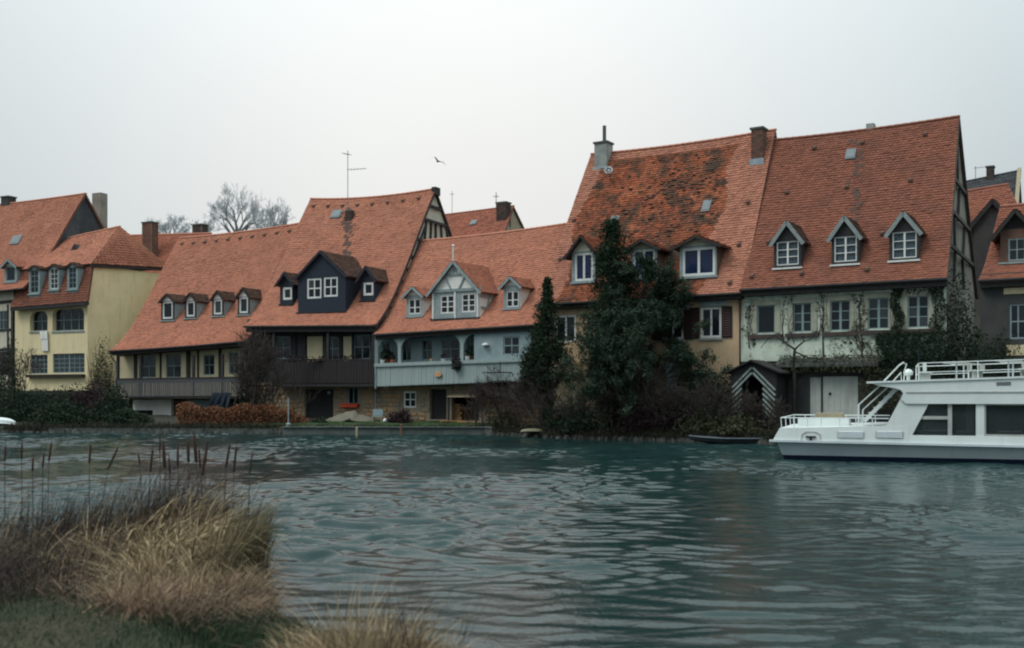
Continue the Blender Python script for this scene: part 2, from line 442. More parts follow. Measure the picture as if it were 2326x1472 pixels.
def roof_slab(mb, rf, na=8, nt=10, th=0.10, mi=0, lift=0.0, t0=0.0, t1=1.0):
    A, T = np.meshgrid(np.linspace(0, 1, na + 1), np.linspace(t0, t1, nt + 1))
    top = rf.P(A, T, lift=np.full(A.shape, lift - 0.004)).reshape(-1, 3)
    bot = rf.P(A, T, lift=np.full(A.shape, lift - th)).reshape(-1, 3)
    n = len(top); w = na + 1; fs = []
    for j in range(nt):
        for i in range(na):
            q = [j * w + i, j * w + i + 1, (j + 1) * w + i + 1, (j + 1) * w + i]
            fs.append(q); fs.append([n + k for k in q[::-1]])
    edge = [i for i in range(w)] + [j * w + na for j in range(1, nt + 1)] + [nt * w + i for i in range(na - 1, -1, -1)] + [j * w for j in range(nt - 1, 0, -1)]
    for i, e in enumerate(edge):
        f = edge[(i + 1) % len(edge)]
        fs.append([f, e, n + e, n + f])
    mb.add(list(top) + list(bot), fs, mi)
def tiles(rf, parent, mats, width=0.19, expo=0.19, pick=None, holes=(), name="roof_tile", jitter=0.012, trim=None):
    """plain tiles in staggered courses; every tile is its own small slab"""
    Lw = (np.linalg.norm(rf.e1 - rf.e0) + np.linalg.norm(rf.r1 - rf.r0)) / 2
    Lt = np.linalg.norm(rf.P(0.5, np.linspace(0, 1, 30))[1:] - rf.P(0.5, np.linspace(0, 1, 30))[:-1], axis=1).sum()
    nc, nr = max(2, round(Lw / width)), max(2, round(Lt / expo))
    A0, T0 = [], []
    for j in range(nr):
        off = 0.5 if j % 2 else 0.0
        i = np.arange(-1 if off else 0, nc)
        A0.append((i + off) / nc); T0.append(np.full(len(i), j / nr))
    A0 = np.concatenate(A0); T0 = np.concatenate(T0)
    A1 = np.clip(A0 + 0.975 / nc, 0, 1); A0 = np.clip(A0, 0, 1)
    keep = A1 - A0 > 0.2 / nc
    if trim is not None: keep &= trim((A0 + A1) / 2, T0)
    for (ha0, ha1, ht0, ht1) in holes: keep &= ~((A0 > ha0) & (A1 < ha1) & (T0 > ht0) & (T0 < ht1))
    A0, A1, T0 = A0[keep], A1[keep], T0[keep]
    n = len(A0); dt = 1.0 / nr
    J = nrng.normal(0, 0.05, n) * dt
    T1 = np.minimum(T0 + 1.55 * dt, 1.0)
    H = 0.046 + np.abs(nrng.normal(0, jitter, n))
    dA = A1 - A0
    def P(a, t, l): return rf.P(a, t, lift=l)
    z = np.zeros(n)
    tb = T0 + J
    top = [P(A0, tb + 0.16 * dt, H), P(A0 + 0.28 * dA, tb, H), P(A1 - 0.28 * dA, tb, H), P(A1, tb + 0.16 * dt, H), P(A1, T1, z + 0.004), P(A0, T1, z + 0.004)]
    lo = [P(A0, tb + 0.16 * dt, H - 0.042), P(A0 + 0.28 * dA, tb, H - 0.042), P(A1 - 0.28 * dA, tb, H - 0.042), P(A1, tb + 0.16 * dt, H - 0.042)]
    V = np.stack(top + lo, axis=1).reshape(-1, 3)
    b = np.arange(n) * 10
    q = lambda *i: np.stack([b + k for k in i], axis=1)
    F = np.concatenate([q(0, 1, 2, 3), q(0, 3, 4, 5), q(0, 6, 7, 1), q(1, 7, 8, 2), q(2, 8, 9, 3)])
    mi = None
    if pick is not None:
        m = pick((A0 + A1) / 2, T0).astype(np.int32)
        mi = np.tile(m, 5)
    return np_object(name, V, F, mats, parent, mi, kind="stuff")
def ridge_tiles(rf, parent, m, t=1.0, step=0.36, name="ridge_tile", rad=0.13):
    """half-round ridge tiles laid end to end, sharing one mesh"""
    p0, p1 = rf.P(0.0, t), rf.P(1.0, t)
    L = np.linalg.norm(p1 - p0); n = max(2, round(L / step)); ln = L / n
    mb = MB()
    N = 7; vs = []
    for x, r in ((0.0, rad), (ln * 1.08, rad * 0.86)):
        for k in range(N):
            a = math.pi * k / (N - 1); vs.append((x, math.cos(a) * r, math.sin(a) * r * 0.8 - 0.03))
    fs = [(k, k + 1, N + k + 1, N + k) for k in range(N - 1)] + [tuple(range(N))[::-1], tuple(range(N, 2 * N))]
    mb.add(vs, fs)
    me = mb.mesh(name, m)
    for i in range(n):
        a, b = rf.P(i / n, t), rf.P((i + 1) / n, t)
        d = b - a
        piece(name, me, parent, a + np.array([0, 0, 0.02]), rot=(rng.uniform(-.03, .03), -math.atan2(d[2], math.hypot(d[0], d[1])), math.atan2(d[1], d[0])))
def wall_open(mb, u0, u1, z0, z1, w, ops=(), depth=0.22, mi=0, mi_rev=None):
    """a wall face at depth w with openings (ua, ub, za, zb) and their reveals"""
    us = sorted({u0, u1, *[min(max(x, u0), u1) for o in ops for x in o[:2]]}); zs = sorted({z0, z1, *[min(max(x, z0), z1) for o in ops for x in o[2:4]]})
    ins = lambda x, y: any(o[0] < x < o[1] and o[2] < y < o[3] for o in ops)
    for i in range(len(us) - 1):
        for j in range(len(zs) - 1):
            if not ins((us[i] + us[i + 1]) / 2, (zs[j] + zs[j + 1]) / 2):
                mb.add([(us[i], w, zs[j]), (us[i + 1], w, zs[j]), (us[i + 1], w, zs[j + 1]), (us[i], w, zs[j + 1])], [(0, 1, 2, 3)], mi)
    r = mi if mi_rev is None else mi_rev
    for (a, b, c, d) in (o[:4] for o in ops):
        x = w + depth
        mb.add([(a, w, c), (b, w, c), (b, x, c), (a, x, c)], [(0, 1, 2, 3)], r)
        mb.add([(a, w, d), (b, w, d), (b, x, d), (a, x, d)], [(3, 2, 1, 0)], r)
        mb.add([(a, w, c), (a, w, d), (a, x, d), (a, x, c)], [(3, 2, 1, 0)], r)
        mb.add([(b, w, c), (b, w, d), (b, x, d), (b, x, c)], [(0, 1, 2, 3)], r)
def window(parent, op, w, nx=2, ny=2, fw=0.07, bw=0.035, fm='whitewood', gm='glass', split=None, single=False, sub=False, curtain=False, name="window", mull=None):
    """frame with glazing bars; each pane a child.  op = (u0,u1,z0,z1), w = depth of the frame's face.  sub: put the pieces beside each other under a part"""
    u0, u1, z0, z1 = op; mb = MB(); d = 0.07
    mb.box((u0, w, z0), (u0 + fw, w + d, z1)); mb.box((u1 - fw, w, z0), (u1, w + d, z1))
    mb.box((u0 + fw, w, z0), (u1 - fw, w + d, z0 + fw)); mb.box((u0 + fw, w, z1 - fw), (u1 - fw, w + d, z1))
    mull = mull or bw
    iu0, iu1, iz0, iz1 = u0 + fw, u1 - fw, z0 + fw, z1 - fw
    us = [iu0]; 
    for i in range(1, nx):
        c = iu0 + (iu1 - iu0) * i / nx; bb = mull if (nx == 2 or i * 2 == nx) else bw
        mb.box((c - bb / 2, w + 0.004, iz0), (c + bb / 2, w + d - 0.01, iz1)); us += [c - bb / 2, c + bb / 2]
    us.append(iu1)
    fr = split or [j / ny for j in range(1, ny)]
    zs = [iz0] + [x for f in fr for x in (iz0 + (iz1 - iz0) * f - bw / 2, iz0 + (iz1 - iz0) * f + bw / 2)] + [iz1]
    for i in range(0, len(us), 2):
        for j in range(1, len(zs) - 1, 2):
            mb.box((us[i], w + 0.008, zs[j]), (us[i + 1], w + d - 0.014, zs[j + 1]))
    win = mb.build("window_frame" if sub else name, M[fm], parent)
    host = parent if sub else win
    def gl(): return M[rng.choice(('glass', 'glass', 'glass', 'glass_green', 'glass_pale'))] if gm == 'glass' else M[gm]
    if single:
        MB().box((iu0, w + 0.035, iz0), (iu1, w + 0.045, iz1)).build("pane", gl(), host)
    else:
        for i in range(0, len(us), 2):
            for j in range(0, len(zs), 2):
                MB().box((us[i], w + 0.03 + rng.uniform(0, .004), zs[j]), (us[i + 1], w + 0.042, zs[j + 1])).build("pane", gl(), host)
    if curtain:
        cb = MB(); n = 14
        for h0, h1 in (curtain if isinstance(curtain, list) else [(0.0, 1.0)]):
            za, zb = iz0 + (iz1 - iz0) * h0, iz0 + (iz1 - iz0) * h1
            for s in range(n):
                a, b = iu0 + (iu1 - iu0) * s / n, iu0 + (iu1 - iu0) * (s + 1) / n
                wa, wb = w + 0.10 + 0.02 * math.sin(s * 2.1), w + 0.10 + 0.02 * math.sin(s * 2.1 + 2.1)
                cb.add([(a, wa, za), (b, wb, za), (b, wb, zb), (a, wa, zb)], [(0, 1, 2, 3)])
        cb.build("curtain", M['curtain'], host)
    return win
def verge_pts(rf, side, s2, n=12, inset=0.12, drop=0.12):
    """points just under the verge from the front eave over the ridge to the back eave"""
    f = [rf.P(float(side), t) for t in np.linspace(0.0, 1, n)]
    e = f[-1]; b = np.array([e[0], s2, (rf.e1 if side else rf.e0)[2]])
    sgn = -1 if side else 1
    pts = f + [e + (b - e) * t for t in (.25, .5, .75, 1)]
    return [p + np.array([sgn * inset, 0, -drop]) for p in pts]
def gable_wall(mb, rf, back, side, z0, off=0.0, mi=0, u=None, drop=0.12, inset=0.12):
    """end wall under roof slope rf (side 0 = left, 1 = right), following the slanting verge"""
    pts = [p for p in verge_pts(rf, side, back[0], 12, inset, drop)]
    pts = [p for p in pts if p[1] >= -0.02] if pts[0][1] < -0.02 else pts
    for p, q in zip(pts[:-1], pts[1:]):
        if p[2] <= z0 or q[2] <= z0: continue
        f = [(p[0], p[1], z0), (q[0], q[1], z0), tuple(q), tuple(p)]
        mb.add(f, [(0, 1, 2, 3) if side else (3, 2, 1, 0)], mi)
    return pts
def px_rect(fr, x0, x1, yt, yb, w):
    a, b = fr.hit(x0, yb, w), fr.hit(x1, yt, w)
    c = fr.hit((x0 + x1) / 2, yb, w)[2]; d = fr.hit((x0 + x1) / 2, yt, w)[2]
    return (a[0], b[0], c, d)
def dormer(house, fr, rf, x0, x1, yt, yb, yap, win, tile='tile', wall='greywood', cheek=None, board=None, oh=0.16, nx=2, ny=2, fm='whitewood', gm='glass',
           gable='white', label=None, fw=0.06, bw=0.035, sill=None, proud=0.12, wins=None, split=None, single=True, curtain=False, boardw=0.13, roofname="dormer_roof", mull=None):
    a, t = rf.find((x0 + x1) / 2, yb + 2)
    w0 = float(rf.P(a, t)[1]) - proud
    u0, u1, z0, z1 = px_rect(fr, x0, x1, yt, yb, w0)
    zb = z0 - 0.25
    uc = (u0 + u1) / 2; za = float(fr.hit(fr.proj((uc, w0, z1))[0], yap, w0)[2])
    sl = rf.slope(a, min(0.9, t + 0.15))
    dep = (z1 - z0) / sl + 0.35; depr = (za - z0) / sl + 0.45
    mb = MB()
    ops = [px_rect(fr, *v, w0) for v in (wins or [win])]
    wall_open(mb, u0, u1, zb, z1, w0, ops, 0.14, 0)
    mb.add([(u0, w0, zb), (u0, w0 + dep, zb), (u0, w0 + dep, z1), (u0, w0, z1)], [(0, 1, 2, 3)], 1)
    mb.add([(u1, w0, zb), (u1, w0 + dep, zb), (u1, w0 + dep, z1), (u1, w0, z1)], [(3, 2, 1, 0)], 1)
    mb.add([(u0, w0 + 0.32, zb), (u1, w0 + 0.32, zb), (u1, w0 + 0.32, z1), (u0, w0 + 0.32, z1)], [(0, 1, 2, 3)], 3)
    mb.add([(u0, w0, z1), (u1, w0, z1), (uc, w0, za - 0.04), ], [(0, 1, 2)], 2)
    d = mb.build("dormer", [M[wall], M[cheek or wall], M[gable], M['dark']], house)
    if label: d["label"] = label
    for op in ops:
        window(d, op, w0 + 0.03, nx, ny, fw, bw, fm, gm, sub=True, single=single, split=split, curtain=curtain, mull=mull)
    # two roof slopes meeting at a level ridge
    e = (z1 - (oh * (za - z1) / ((u1 - u0) / 2)))
    rb = MB(); slopes = []
    for s, ue in ((-1, u0 - oh), (1, u1 + oh)):
        f = (ue, w0 - oh, e + 0.04); bk = (ue, w0 + dep, e + 0.04); rf_, rb_ = (uc, w0 - oh, za + 0.04), (uc, w0 + depr, za + 0.04)
        r = Roof(fr, f, bk, rf_, rb_) if s > 0 else Roof(fr, bk, f, rb_, rf_)
        roof_slab(rb, r, 1, 1, 0.07); slopes.append(r)
    dr = rb.build(roofname, M['tile_under'], d)
    for r in slopes: tiles(r, d, M[tile], 0.17, 0.14)
    # verge boards under the front edge of the slopes
    bb = MB()
    for s, ue in ((-1, u0 - oh), (1, u1 + oh)):
        p, q = (ue, w0 - oh - 0.02, e - 0.04), (uc, w0 - oh - 0.02, za - 0.05)
        b1 = MB().bar(p, q, boardw, 0.04, (0, -1, 0)); b1.build("verge_board", M[board or fm], d)
    MB().box((u0 - 0.06, w0 - 0.10, z0 - 0.09), (u1 + 0.06, w0 + 0.02, z0 - 0.015)).build("sill", M[sill or 'greywood'], d)
    return d, (u0, u1, z0, z1, w0, uc, za)
def chimney(house, fr, px0, px1, ytop, ybase, w, m, depth=None, cap=True, label=None, name="chimney", parent=None, extra=0.8, course=0.085, flash=None):
    u0, u1, zb, zt = px_rect(fr, px0, px1, ytop, ybase, w)
    dp = depth or (u1 - u0)
    p = parent or house
    if m.startswith('brick'):
        c = MB().box((u0 + .012, w + .012, zb - extra), (u1 - .012, w + dp - .012, zt)).build(name, M['mortar'], p)
        bb = MB(); z = zb - 0.3; k = 0
        while z < zt - 0.07:
            n = max(2, round((u1 - u0) / 0.24)); o = (0.5 / n if k % 2 else 0)
            for i in range(-1, n):
                a, b = max(0, i / n + o), min(1, (i + 1) / n + o)
                if b - a > 0.1: bb.box((u0 + (u1 - u0) * a + .005, w - rng.uniform(0, .008), z), (u0 + (u1 - u0) * b - .005, w + 0.1, z + .07))
            n = max(2, round(dp / 0.24))
            for i in range(-1, n):
                a, b = max(0, i / n + o), min(1, (i + 1) / n + o)
                if b - a > 0.1 :
                    bb.box((u1 - .1, w + dp * a + .1 * (a < .05) + .005, z + .002), (u1 + rng.uniform(.002, .008), w + dp * b - .005, z + .068))
            z += course; k += 1
        b = bb.build("brick", M[m], c, kind="stuff")
    else:
        c = MB().box((u0, w, zb - extra), (u1, w + dp, zt)).build(name, M[m], p)
    if label: c["label"] = label
    if cap:
        MB().box((u0 - 0.06, w - 0.06, zt), (u1 + 0.06, w + dp + 0.06, zt + 0.10)).build("cap", M['concrete'], c)
    if flash:
        MB().box((u0 - 0.07, w - 0.05, zb - 0.25), (u1 + 0.07, w - 0.015, zb + 0.12)).build("flashing", M['zinc'], c)
    return c, (u0, u1, zb, zt, w, dp)
def skylight(house, rf, x0, x1, yt, yb, m='skylight'):
    a, t = rf.find((x0 + x1) / 2, (yt + yb) / 2)
    _, tt = rf.find((x0 + x1) / 2, yt); _, tb = rf.find((x0 + x1) / 2, yb)
    a0, _ = rf.find(x0, (yt + yb) / 2); a1, _ = rf.find(x1, (yt + yb) / 2)
    g = Roof(rf.fr, rf.P(a0, tb, np.array(.13)), rf.P(a1, tb, np.array(.13)), rf.P(a0, tt, np.array(.10)), rf.P(a1, tt, np.array(.10)))
    mb = MB(); roof_slab(mb, g, 1, 1, 0.14)
    s = mb.build("skylight", M[m], house)
    mb = MB(); h = Roof(rf.fr, g.P(.14, .12), g.P(.86, .12), g.P(.14, .9), g.P(.86, .9)); roof_slab(mb, h, 1, 1, 0.01, lift=0.016)
    mb.build("pane", M['skylight'], s)
    return s
def beams(parent, fr, w, lst, m='timber', wd=0.17, name="beam", proud=0.03):
    """timber pieces on a front at depth w: pixel end points"""
    for it in lst:
        x0, y0, x1, y1 = it[:4]; ww = it[4] if len(it) > 4 else wd
        MB().bar(fr.hit(x0, y0, w), fr.hit(x1, y1, w), ww, 0.08 + rng.uniform(0, .012), (0, -1, 0)).build(name, M[m], parent)
def back_of(rf, s2):
    """mirrored back slope from the ridge down to depth s2"""
    e0 = np.array([rf.r0[0], s2, rf.e0[2]]); e1 = np.array([rf.r1[0], s2, rf.e1[2]])
    return Roof(rf.fr, e0, e1, rf.r0, rf.r1, 0, rf.sag, 0)
def boards(parent, fr, x0, x1, yt0, yb0, yt1, yb1, w, m, n=None, bw=0.16, gap=0.012, name="board", point=False, th=0.03):
    """vertical boards side by side between two pixel columns, sharing a mesh"""
    tl, bl, tr, br = fr.hit(x0, yt0, w), fr.hit(x0, yb0, w), fr.hit(x1, yt1, w), fr.hit(x1, yb1, w)
    L = tr[0] - tl[0]; n = n or max(3, round(L / bw)); p = L / n
    mes = []
    for k in range(3):
        b = p / 2 - gap / 2
        if point: me = MB().prism([(-b, 0, 1), (-b, 0, .05), (0, 0, 0), (b, 0, .05), (b, 0, 1)], (0, th, 0)).mesh(name, M[m])
        else: me = MB().box((-b, 0, 0), (b, th, 1)).mesh(name, M[m])
        mes.append(me)
    for i in range(n):
        f = (i + .5) / n; top = tl + (tr - tl) * f; bot = bl + (br - bl) * f
        piece(name, mes[i % 3], parent, (top[0], w + rng.uniform(-.012, .006), bot[2]), rot=(0, rng.uniform(-.004, .004), 0), scale=(1, 1, top[2] - bot[2]))
    return tl, bl, tr, br
def antenna(fr, w, px, ytop, ybase, arms, label, rad=0.022):
    b = fr.hit(px, ybase, w); t = fr.hit(px, ytop, w)
    e = thing("television_antenna", label, "antenna", fr, (b[0], w, b[2]))
    MB().tube([b, t], rad, 6).build("mast", M['metal'], e)
    for (py, x0, x1, y1, n) in arms:
        p, q = fr.hit(x0, py, w), fr.hit(x1, y1, w)
        a = MB().tube([p, q], rad * .7, 4)
        for i in range(n):
            c = p + (q - p) * (i + .5) / n; l = 0.28 * (1 - .4 * i / n)
            a.tube([c + np.array([0, -l, 0.02]), c + np.array([0, l, 0.02])], rad * .45, 4)
        a.build("aerial", M['metal'], e)
    return e
# ------------------------------------------------------------------ the houses along the far bank
GZ = 0.55          # floor level the houses stand on
def house(name, label, fr, px):
    o = fr.hit(px, 940, 0.0); o[2] = GZ
    return thing(name, label, "house", fr, o, "red roofed houses in a row along the far bank")
def shell(mb, rf, s2, z0, left=True, right=True, mi=1, mi_back=1, zt=None):
    zt = zt or (s2, rf.e0[2])
    if left: gable_wall(mb, rf, (s2, rf.e0[2]), 0, z0, mi=mi, u=min(rf.e0[0], rf.r0[0]) + .12)
    if right: gable_wall(mb, rf, (s2, rf.e1[2]), 1, z0, mi=mi, u=max(rf.e1[0], rf.r1[0]) - .12)
    a, b = min(rf.e0[0], rf.r0[0]) + .12, max(rf.e1[0], rf.r1[0]) - .12
    mb.add([(a, s2 - .3, z0), (b, s2 - .3, z0), (b, s2 - .3, rf.e0[2]), (a, s2 - .3, rf.e0[2])], [(3, 2, 1, 0)], mi_back)
def std_roof(h, fr, rf, s2, mats, pick=None, back=True, na=10, holes=(), width=0.19, expo=0.155, ridge='tile', trim=None):
    mb = MB(); roof_slab(mb, rf, na, 12, 0.12, t1=0.995)
    if back: roof_slab(mb, back_of(rf, s2), na, 2, 0.12, t1=0.995)
    r = mb.build("roof", M['tile_under'], h)
    tiles(rf, r, mats, width, expo, pick, holes, trim=trim)
    if back: tiles(back_of(rf, s2), r, mats[:1] if isinstance(mats, list) else mats, 0.3, 0.3)
    if ridge: ridge_tiles(rf, r, M[ridge])
    # eave board / gutter line
    p, q = rf.P(0, 0), rf.P(1, 0)
    MB().tube([p + [0, -.06, -.03], rf.P(.33, 0) + [0, -.06, -.03], rf.P(.67, 0) + [0, -.06, -.03], q + [0, -.06, -.03]], 0.065, 6).build("gutter", M['metal' if False else 'soffit'], h)
    return r
def soffit(h, rf, w_to, drop=0.28, name="eave_board", m='soffit'):
    p, q = rf.P(0, 0), rf.P(1, 0)
    mb = MB().prism([p + [0.05, .06, -.08], p + [0.05, .06, -drop], p + [0.05, w_to - p[1], -drop], p + [0.05, w_to - p[1], -.0]],
                    (q - p) - [0.1, 0, 0])
    return mb.build(name, M[m], h)

# ---------------- far left: timbered house with a dark slate gable
fr = R2
hA = house("timbered_house", "timber framed house with dark slate gable beside the yellow house", fr, 0)
s = 5.6
rfA = Roof(fr, fr.hit(-150, 676, -.5), fr.hit(52, 655, -.5), fr.hit(-60, 471, s), fr.hit(195, 440, s), 0.42, 0.06)
std_roof(hA, fr, rfA, 2 * s, M['tile'])
mb = MB(); uL, uR = fr.hit(-150, 800, 0)[0], fr.hit(31, 800, 0)[0]
opA = [px_rect(fr, -40, -12, 700, 760, 0.0), px_rect(fr, -2, 16, 706, 748, 0.0)]
wall_open(mb, uL, uR, GZ, rfA.e0[2] + .5, 0, opA, .15, 0)
shell(mb, rfA, 2 * s, GZ, mi=1)
mb.build("wall", [M['panel'], M['slate']], hA)
for o in opA: window(hA, o, .04, 2, 2, .06, .04, 'bluewin', single=True)
beams(hA, fr, -.02, [(-60, 754, 31, 748, .16), (-60, 800, 31, 792, .16), (28, 690, 28, 905, .22), (18, 692, 18, 800, .12), (-5, 755, -5, 800, .12), (-60, 692, 31, 684, .2), (-60, 852, 31, 846, .2)])
boards(hA, fr, -60, 30, 805, 850, 797, 845, -.06, 'brown', bw=.2)
dormer(hA, fr, rfA, 10, 38, 604, 640, 590, (14, 34, 606, 638), tile='tile', wall='greywood', gable='white', oh=.22, nx=1, ny=1, fm='bluewin')
skylight(hA, rfA, 28, 48, 537, 556)
chimney(hA, fr, 209, 228, 438, 515, s + 2.4, 'greygable', .7, cap=False)
chimney(hA, fr, 2, 19, 448, 462, s - .2, 'greydark', .7)

# ---------------- yellow house with half-hipped upper roof
hB = house("yellow_house", "tall yellow house with arched loggia openings and three narrow dormers", fr, 110)
s, wB = 3.9, 0.55
eL, eR = fr.hit(24, 699, -.45), fr.hit(199, 685, -.45)
kL, kR = fr.hit(52, 612, wB), fr.hit(212, 599, wB)
rfB1 = Roof(fr, eL, eR, kL, kR, 0.25)
rA, rB = fr.hit(120, 549, s), fr.hit(272, 515, s)
kR2 = fr.hit(380, 608, 2 * s - wB + .0)
kF = np.array([kR[0] + .12, wB - .25, kR[2] - .05]); kBk = np.array([kF[0], 2 * s - wB + .3, kR2[2]])
rfB2 = Roof(fr, kL + [-.5, -.2, -.05], kF, rA, rB, 0.0)
rfB3 = Roof(fr, kF, kBk, rB - [.0, .02, 0], rB + [0, .02, 0], 0.0)
mb = MB(); roof_slab(mb, rfB1, 6, 8, .1); roof_slab(mb, rfB2, 6, 4, .1); roof_slab(mb, rfB3, 4, 4, .1)
bk = Roof(fr, [kL[0] - .5, 2 * s - wB + .3, kR2[2]], kBk, rA, rB); roof_slab(mb, bk, 4, 2, .1)
rr = mb.build("roof", M['tile_under'], hB)
tiles(rfB1, rr, M['tile_brown']); tiles(rfB2, rr, M['tile']); tiles(rfB3, rr, M['tile'], trim=lambda a, t: np.ones(len(a), bool)); tiles(bk, rr, M['tile'], .3, .3)
ridge_tiles(rfB2, rr, M['tile'])
MB().bar(kF + [.02, -.05, -.13], kBk + [.02, .05, -.13], .16, .2, (1, 0, 0)).build("eave_board", M['soffit'], hB)
MB().bar(eL + [0, .05, -.12], eR + [0, .05, -.12], .2, .16, (0, -1, 0)).build("eave_board", M['soffit'], hB)
uL, uR = fr.hit(34, 800, 0)[0], fr.hit(199, 800, 0)[0]
zb = fr.hit(110, 888, 0)[2]
op = [px_rect(fr, 68, 108, 706, 752, 0), px_rect(fr, 119, 191, 701, 751, 0), px_rect(fr, 69, 108, 806, 849, 0), px_rect(fr, 120, 192, 803, 847, 0)]
mb = MB(); wall_open(mb, uL, uR, zb, eL[2] + .3, 0, op, .35, 0)
ztp = kF[2] - .02
mb.add([(uR, 0, zb), (uR, 2 * s - wB, zb), (uR, 2 * s - wB, ztp), (uR, wB + .05, ztp)] + [tuple(np.array([uR, p[1] + .05, p[2] - .05])) for p in [rfB1.P(1, t) for t in (.8, .6, .4, .25)]] + [(uR, 0, eR[2] + .2)], [tuple(range(9))], 0)
mb.add([(uL, 0, zb), (uL, 2 * s - wB, zb), (uL, 2 * s - wB, ztp), (uL, .9, ztp), (uL, 0, eL[2])], [(4, 3, 2, 1, 0)], 0)
mb.add([(uL, 2 * s - wB, zb), (uR, 2 * s - wB, zb), (uR, 2 * s - wB, ztp), (uL, 2 * s - wB, ztp)], [(3, 2, 1, 0)], 0)
mb.add([(uL, 0, zb), (uR, 0, zb), (uR, 2 * s, zb), (uL, 2 * s, zb)], [(3, 2, 1, 0)], 1)
mb.build("wall", [M['yellow'], M['soffit']], hB)
# arched heads and dark recess of the loggia
for k, o in enumerate(op[:2]):
    r = (o[3] - o[2]) * (.42 if k == 0 else .3); ab = MB()
    wdt = min(r, (o[1] - o[0]) / 2)
    for sx, u in ((1, o[0]), (-1, o[1])):
        pts = [(u, .0, o[3])] + [(u + sx * wdt * (1 - math.cos(a)), 0, o[3] - r + r * math.sin(a)) for a in np.linspace(0, math.pi / 2, 7)]
        ab.prism([tuple(np.array(p) + [0, .012, 0]) for p in pts], (0, .25, 0))
    ab.build("arch", M['yellow'], hB)
    window(hB, o, .28, 2 if k == 0 else 4, 2, .06, .04, 'bluewin', single=True)
    MB().box((o[0] - .05, -.06, o[2] - .12), (o[1] + .05, .05, o[2] - .02)).build("sill", M['greywood'], hB)
window(hB, op[2], .08, 4, 4, .05, .035, 'bluewin', single=True); window(hB, op[3], .08, 6, 4, .05, .035, 'bluewin', single=True, mull=.09)
fb = MB().box((op[2][0] - .1, -.32, op[2][2] - .25), (op[3][1] + .1, -.02, op[2][2] - .06)); fb.build("window_box", M['brown'], hB)
MB().box((uL - .05, -.14, zb - .28), (uR + .05, .3, zb + .02)).build("floor_beam", M['soffit'], hB)
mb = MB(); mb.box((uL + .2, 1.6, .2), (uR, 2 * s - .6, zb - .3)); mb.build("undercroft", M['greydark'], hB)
for px in (40, 95, 150, 196):
    u = fr.hit(px, 900, .25)[0]; MB().box((u - .12, .12, .2), (u + .12, .36, zb - .28)).build("post", M['timber'], hB)
for (x0, x1, yt, yb, ya, m) in ((66, 90, 612, 667, 604, 'greywood'), (111, 134, 609, 658, 601, 'greywood'), (153, 176, 606, 657, 597, 'greywood')):
    dormer(hB, fr, rfB1, x0, x1, yt, yb, ya, (x0 + 3, x1 - 3, yt + 1, yb - 2), tile='tile_dark', wall='greywood', gable='white', oh=.1, board='soffit', boardw=.08, nx=2, ny=4, fw=.05, bw=.03, fm='whitewood' if x0 == 111 else 'bluewin')
a, t = rfB2.find(168, 570)
p = rfB2.P(a, t); mb = MB().prism([p + [-.45, 0, -.06], p + [.45, 0, -.06], p + [0, 0, .5]], (0, 1.2, 0)); mb.build("roof_vent", M['soffit'], hB)
cl = fr.hit(97, 760, -.12)
e = thing("hanging_laundry", "two white cloths hanging down the front of the yellow house below the round arched opening", "laundry", fr, cl)
for (x0, x1, yt, yb) in ((90, 108, 752, 770), (94, 109, 771, 797)):
    a, b, c, d = px_rect(fr, x0, x1, yt, yb, -.12); mb = MB(); n = 6; vs = []; fs = []
    for j in range(2):
        for i in range(n + 1):
            vs.append((a + (b - a) * i / n, -.12 + .03 * math.sin(i * 1.9 + j), d if j == 0 else c))
    fs = [(i, i + 1, n + 2 + i, n + 1 + i) for i in range(n)]
    mb.add(vs, fs); mb.add([tuple(np.array(v) + [0, .015, 0]) for v in vs], [f[::-1] for f in fs]); mb.build("cloth", M['white'], e)

# ---------------- small roofs behind the yellow house
b = W0.hit
Fb = Frame(350, 88, 26)
hb = thing("rear_house", "small brick red roof peeping out between the yellow house and the long low roof", "house", Fb, Fb.hit(350, 700, 0), "houses behind the riverside row")
rf = Roof(Fb, Fb.hit(270, 640, 0), Fb.hit(470, 632, 0), Fb.hit(285, 535, 4.5), Fb.hit(480, 530, 4.5), .1)
std_roof(hb, Fb, rf, 9, M['tile_far'], width=.25, expo=.25)
mb = MB(); shell(mb, rf, 9, .6); wall_open(mb, rf.e0[0] + .12, rf.e1[0] - .12, .6, rf.e0[2] + .3, .3); mb.build("wall", [M['panel'], M['panel']], hb)
chimney(hb, Fb, 322, 344, 506, 588, 1.6, 'brick', .8, flash=True)
chimney(hb, Fb, 436, 458, 511, 534, 4.6, 'brick_dark', .8)

# ---------------- long low house with four dormers
fr = R2
hC = house("long_low_house", "long low house with four small grey cheeked dormers and a slatted grey balcony", fr, 400)
s = 6.5; wE = -1.15
rfC = Roof(fr, fr.hit(249, 797, wE), fr.hit(556, 775, wE), fr.hit(408, 541, s), fr.hit(692, 506, s), 0.62, 0.12, .05)
rC = std_roof(hC, fr, rfC, 2 * s, M['tile'])
soffit(hC, rfC, .1)
uL, uR = fr.hit(262, 830, 0)[0], fr.hit(556, 830, 0)[0]
zc = fr.hit(400, 906, 0)[2]
op = [px_rect(fr, 321, 354, 806, 858, 0), px_rect(fr, 377, 411, 804, 858, 0), px_rect(fr, 462, 487, 806, 852, 0), px_rect(fr, 520, 541, 800, 850, 0)]
mb = MB(); wall_open(mb, uL, uR, zc, rfC.e0[2] + .5, 0, op, .16, 0); shell(mb, rfC, 2 * s, GZ, mi=0)
mb.build("wall", [M['cream'], M['panel']], hC)
for o in op: window(hC, o, .05, 2, 2, .06, .045, 'bluewin', single=False)
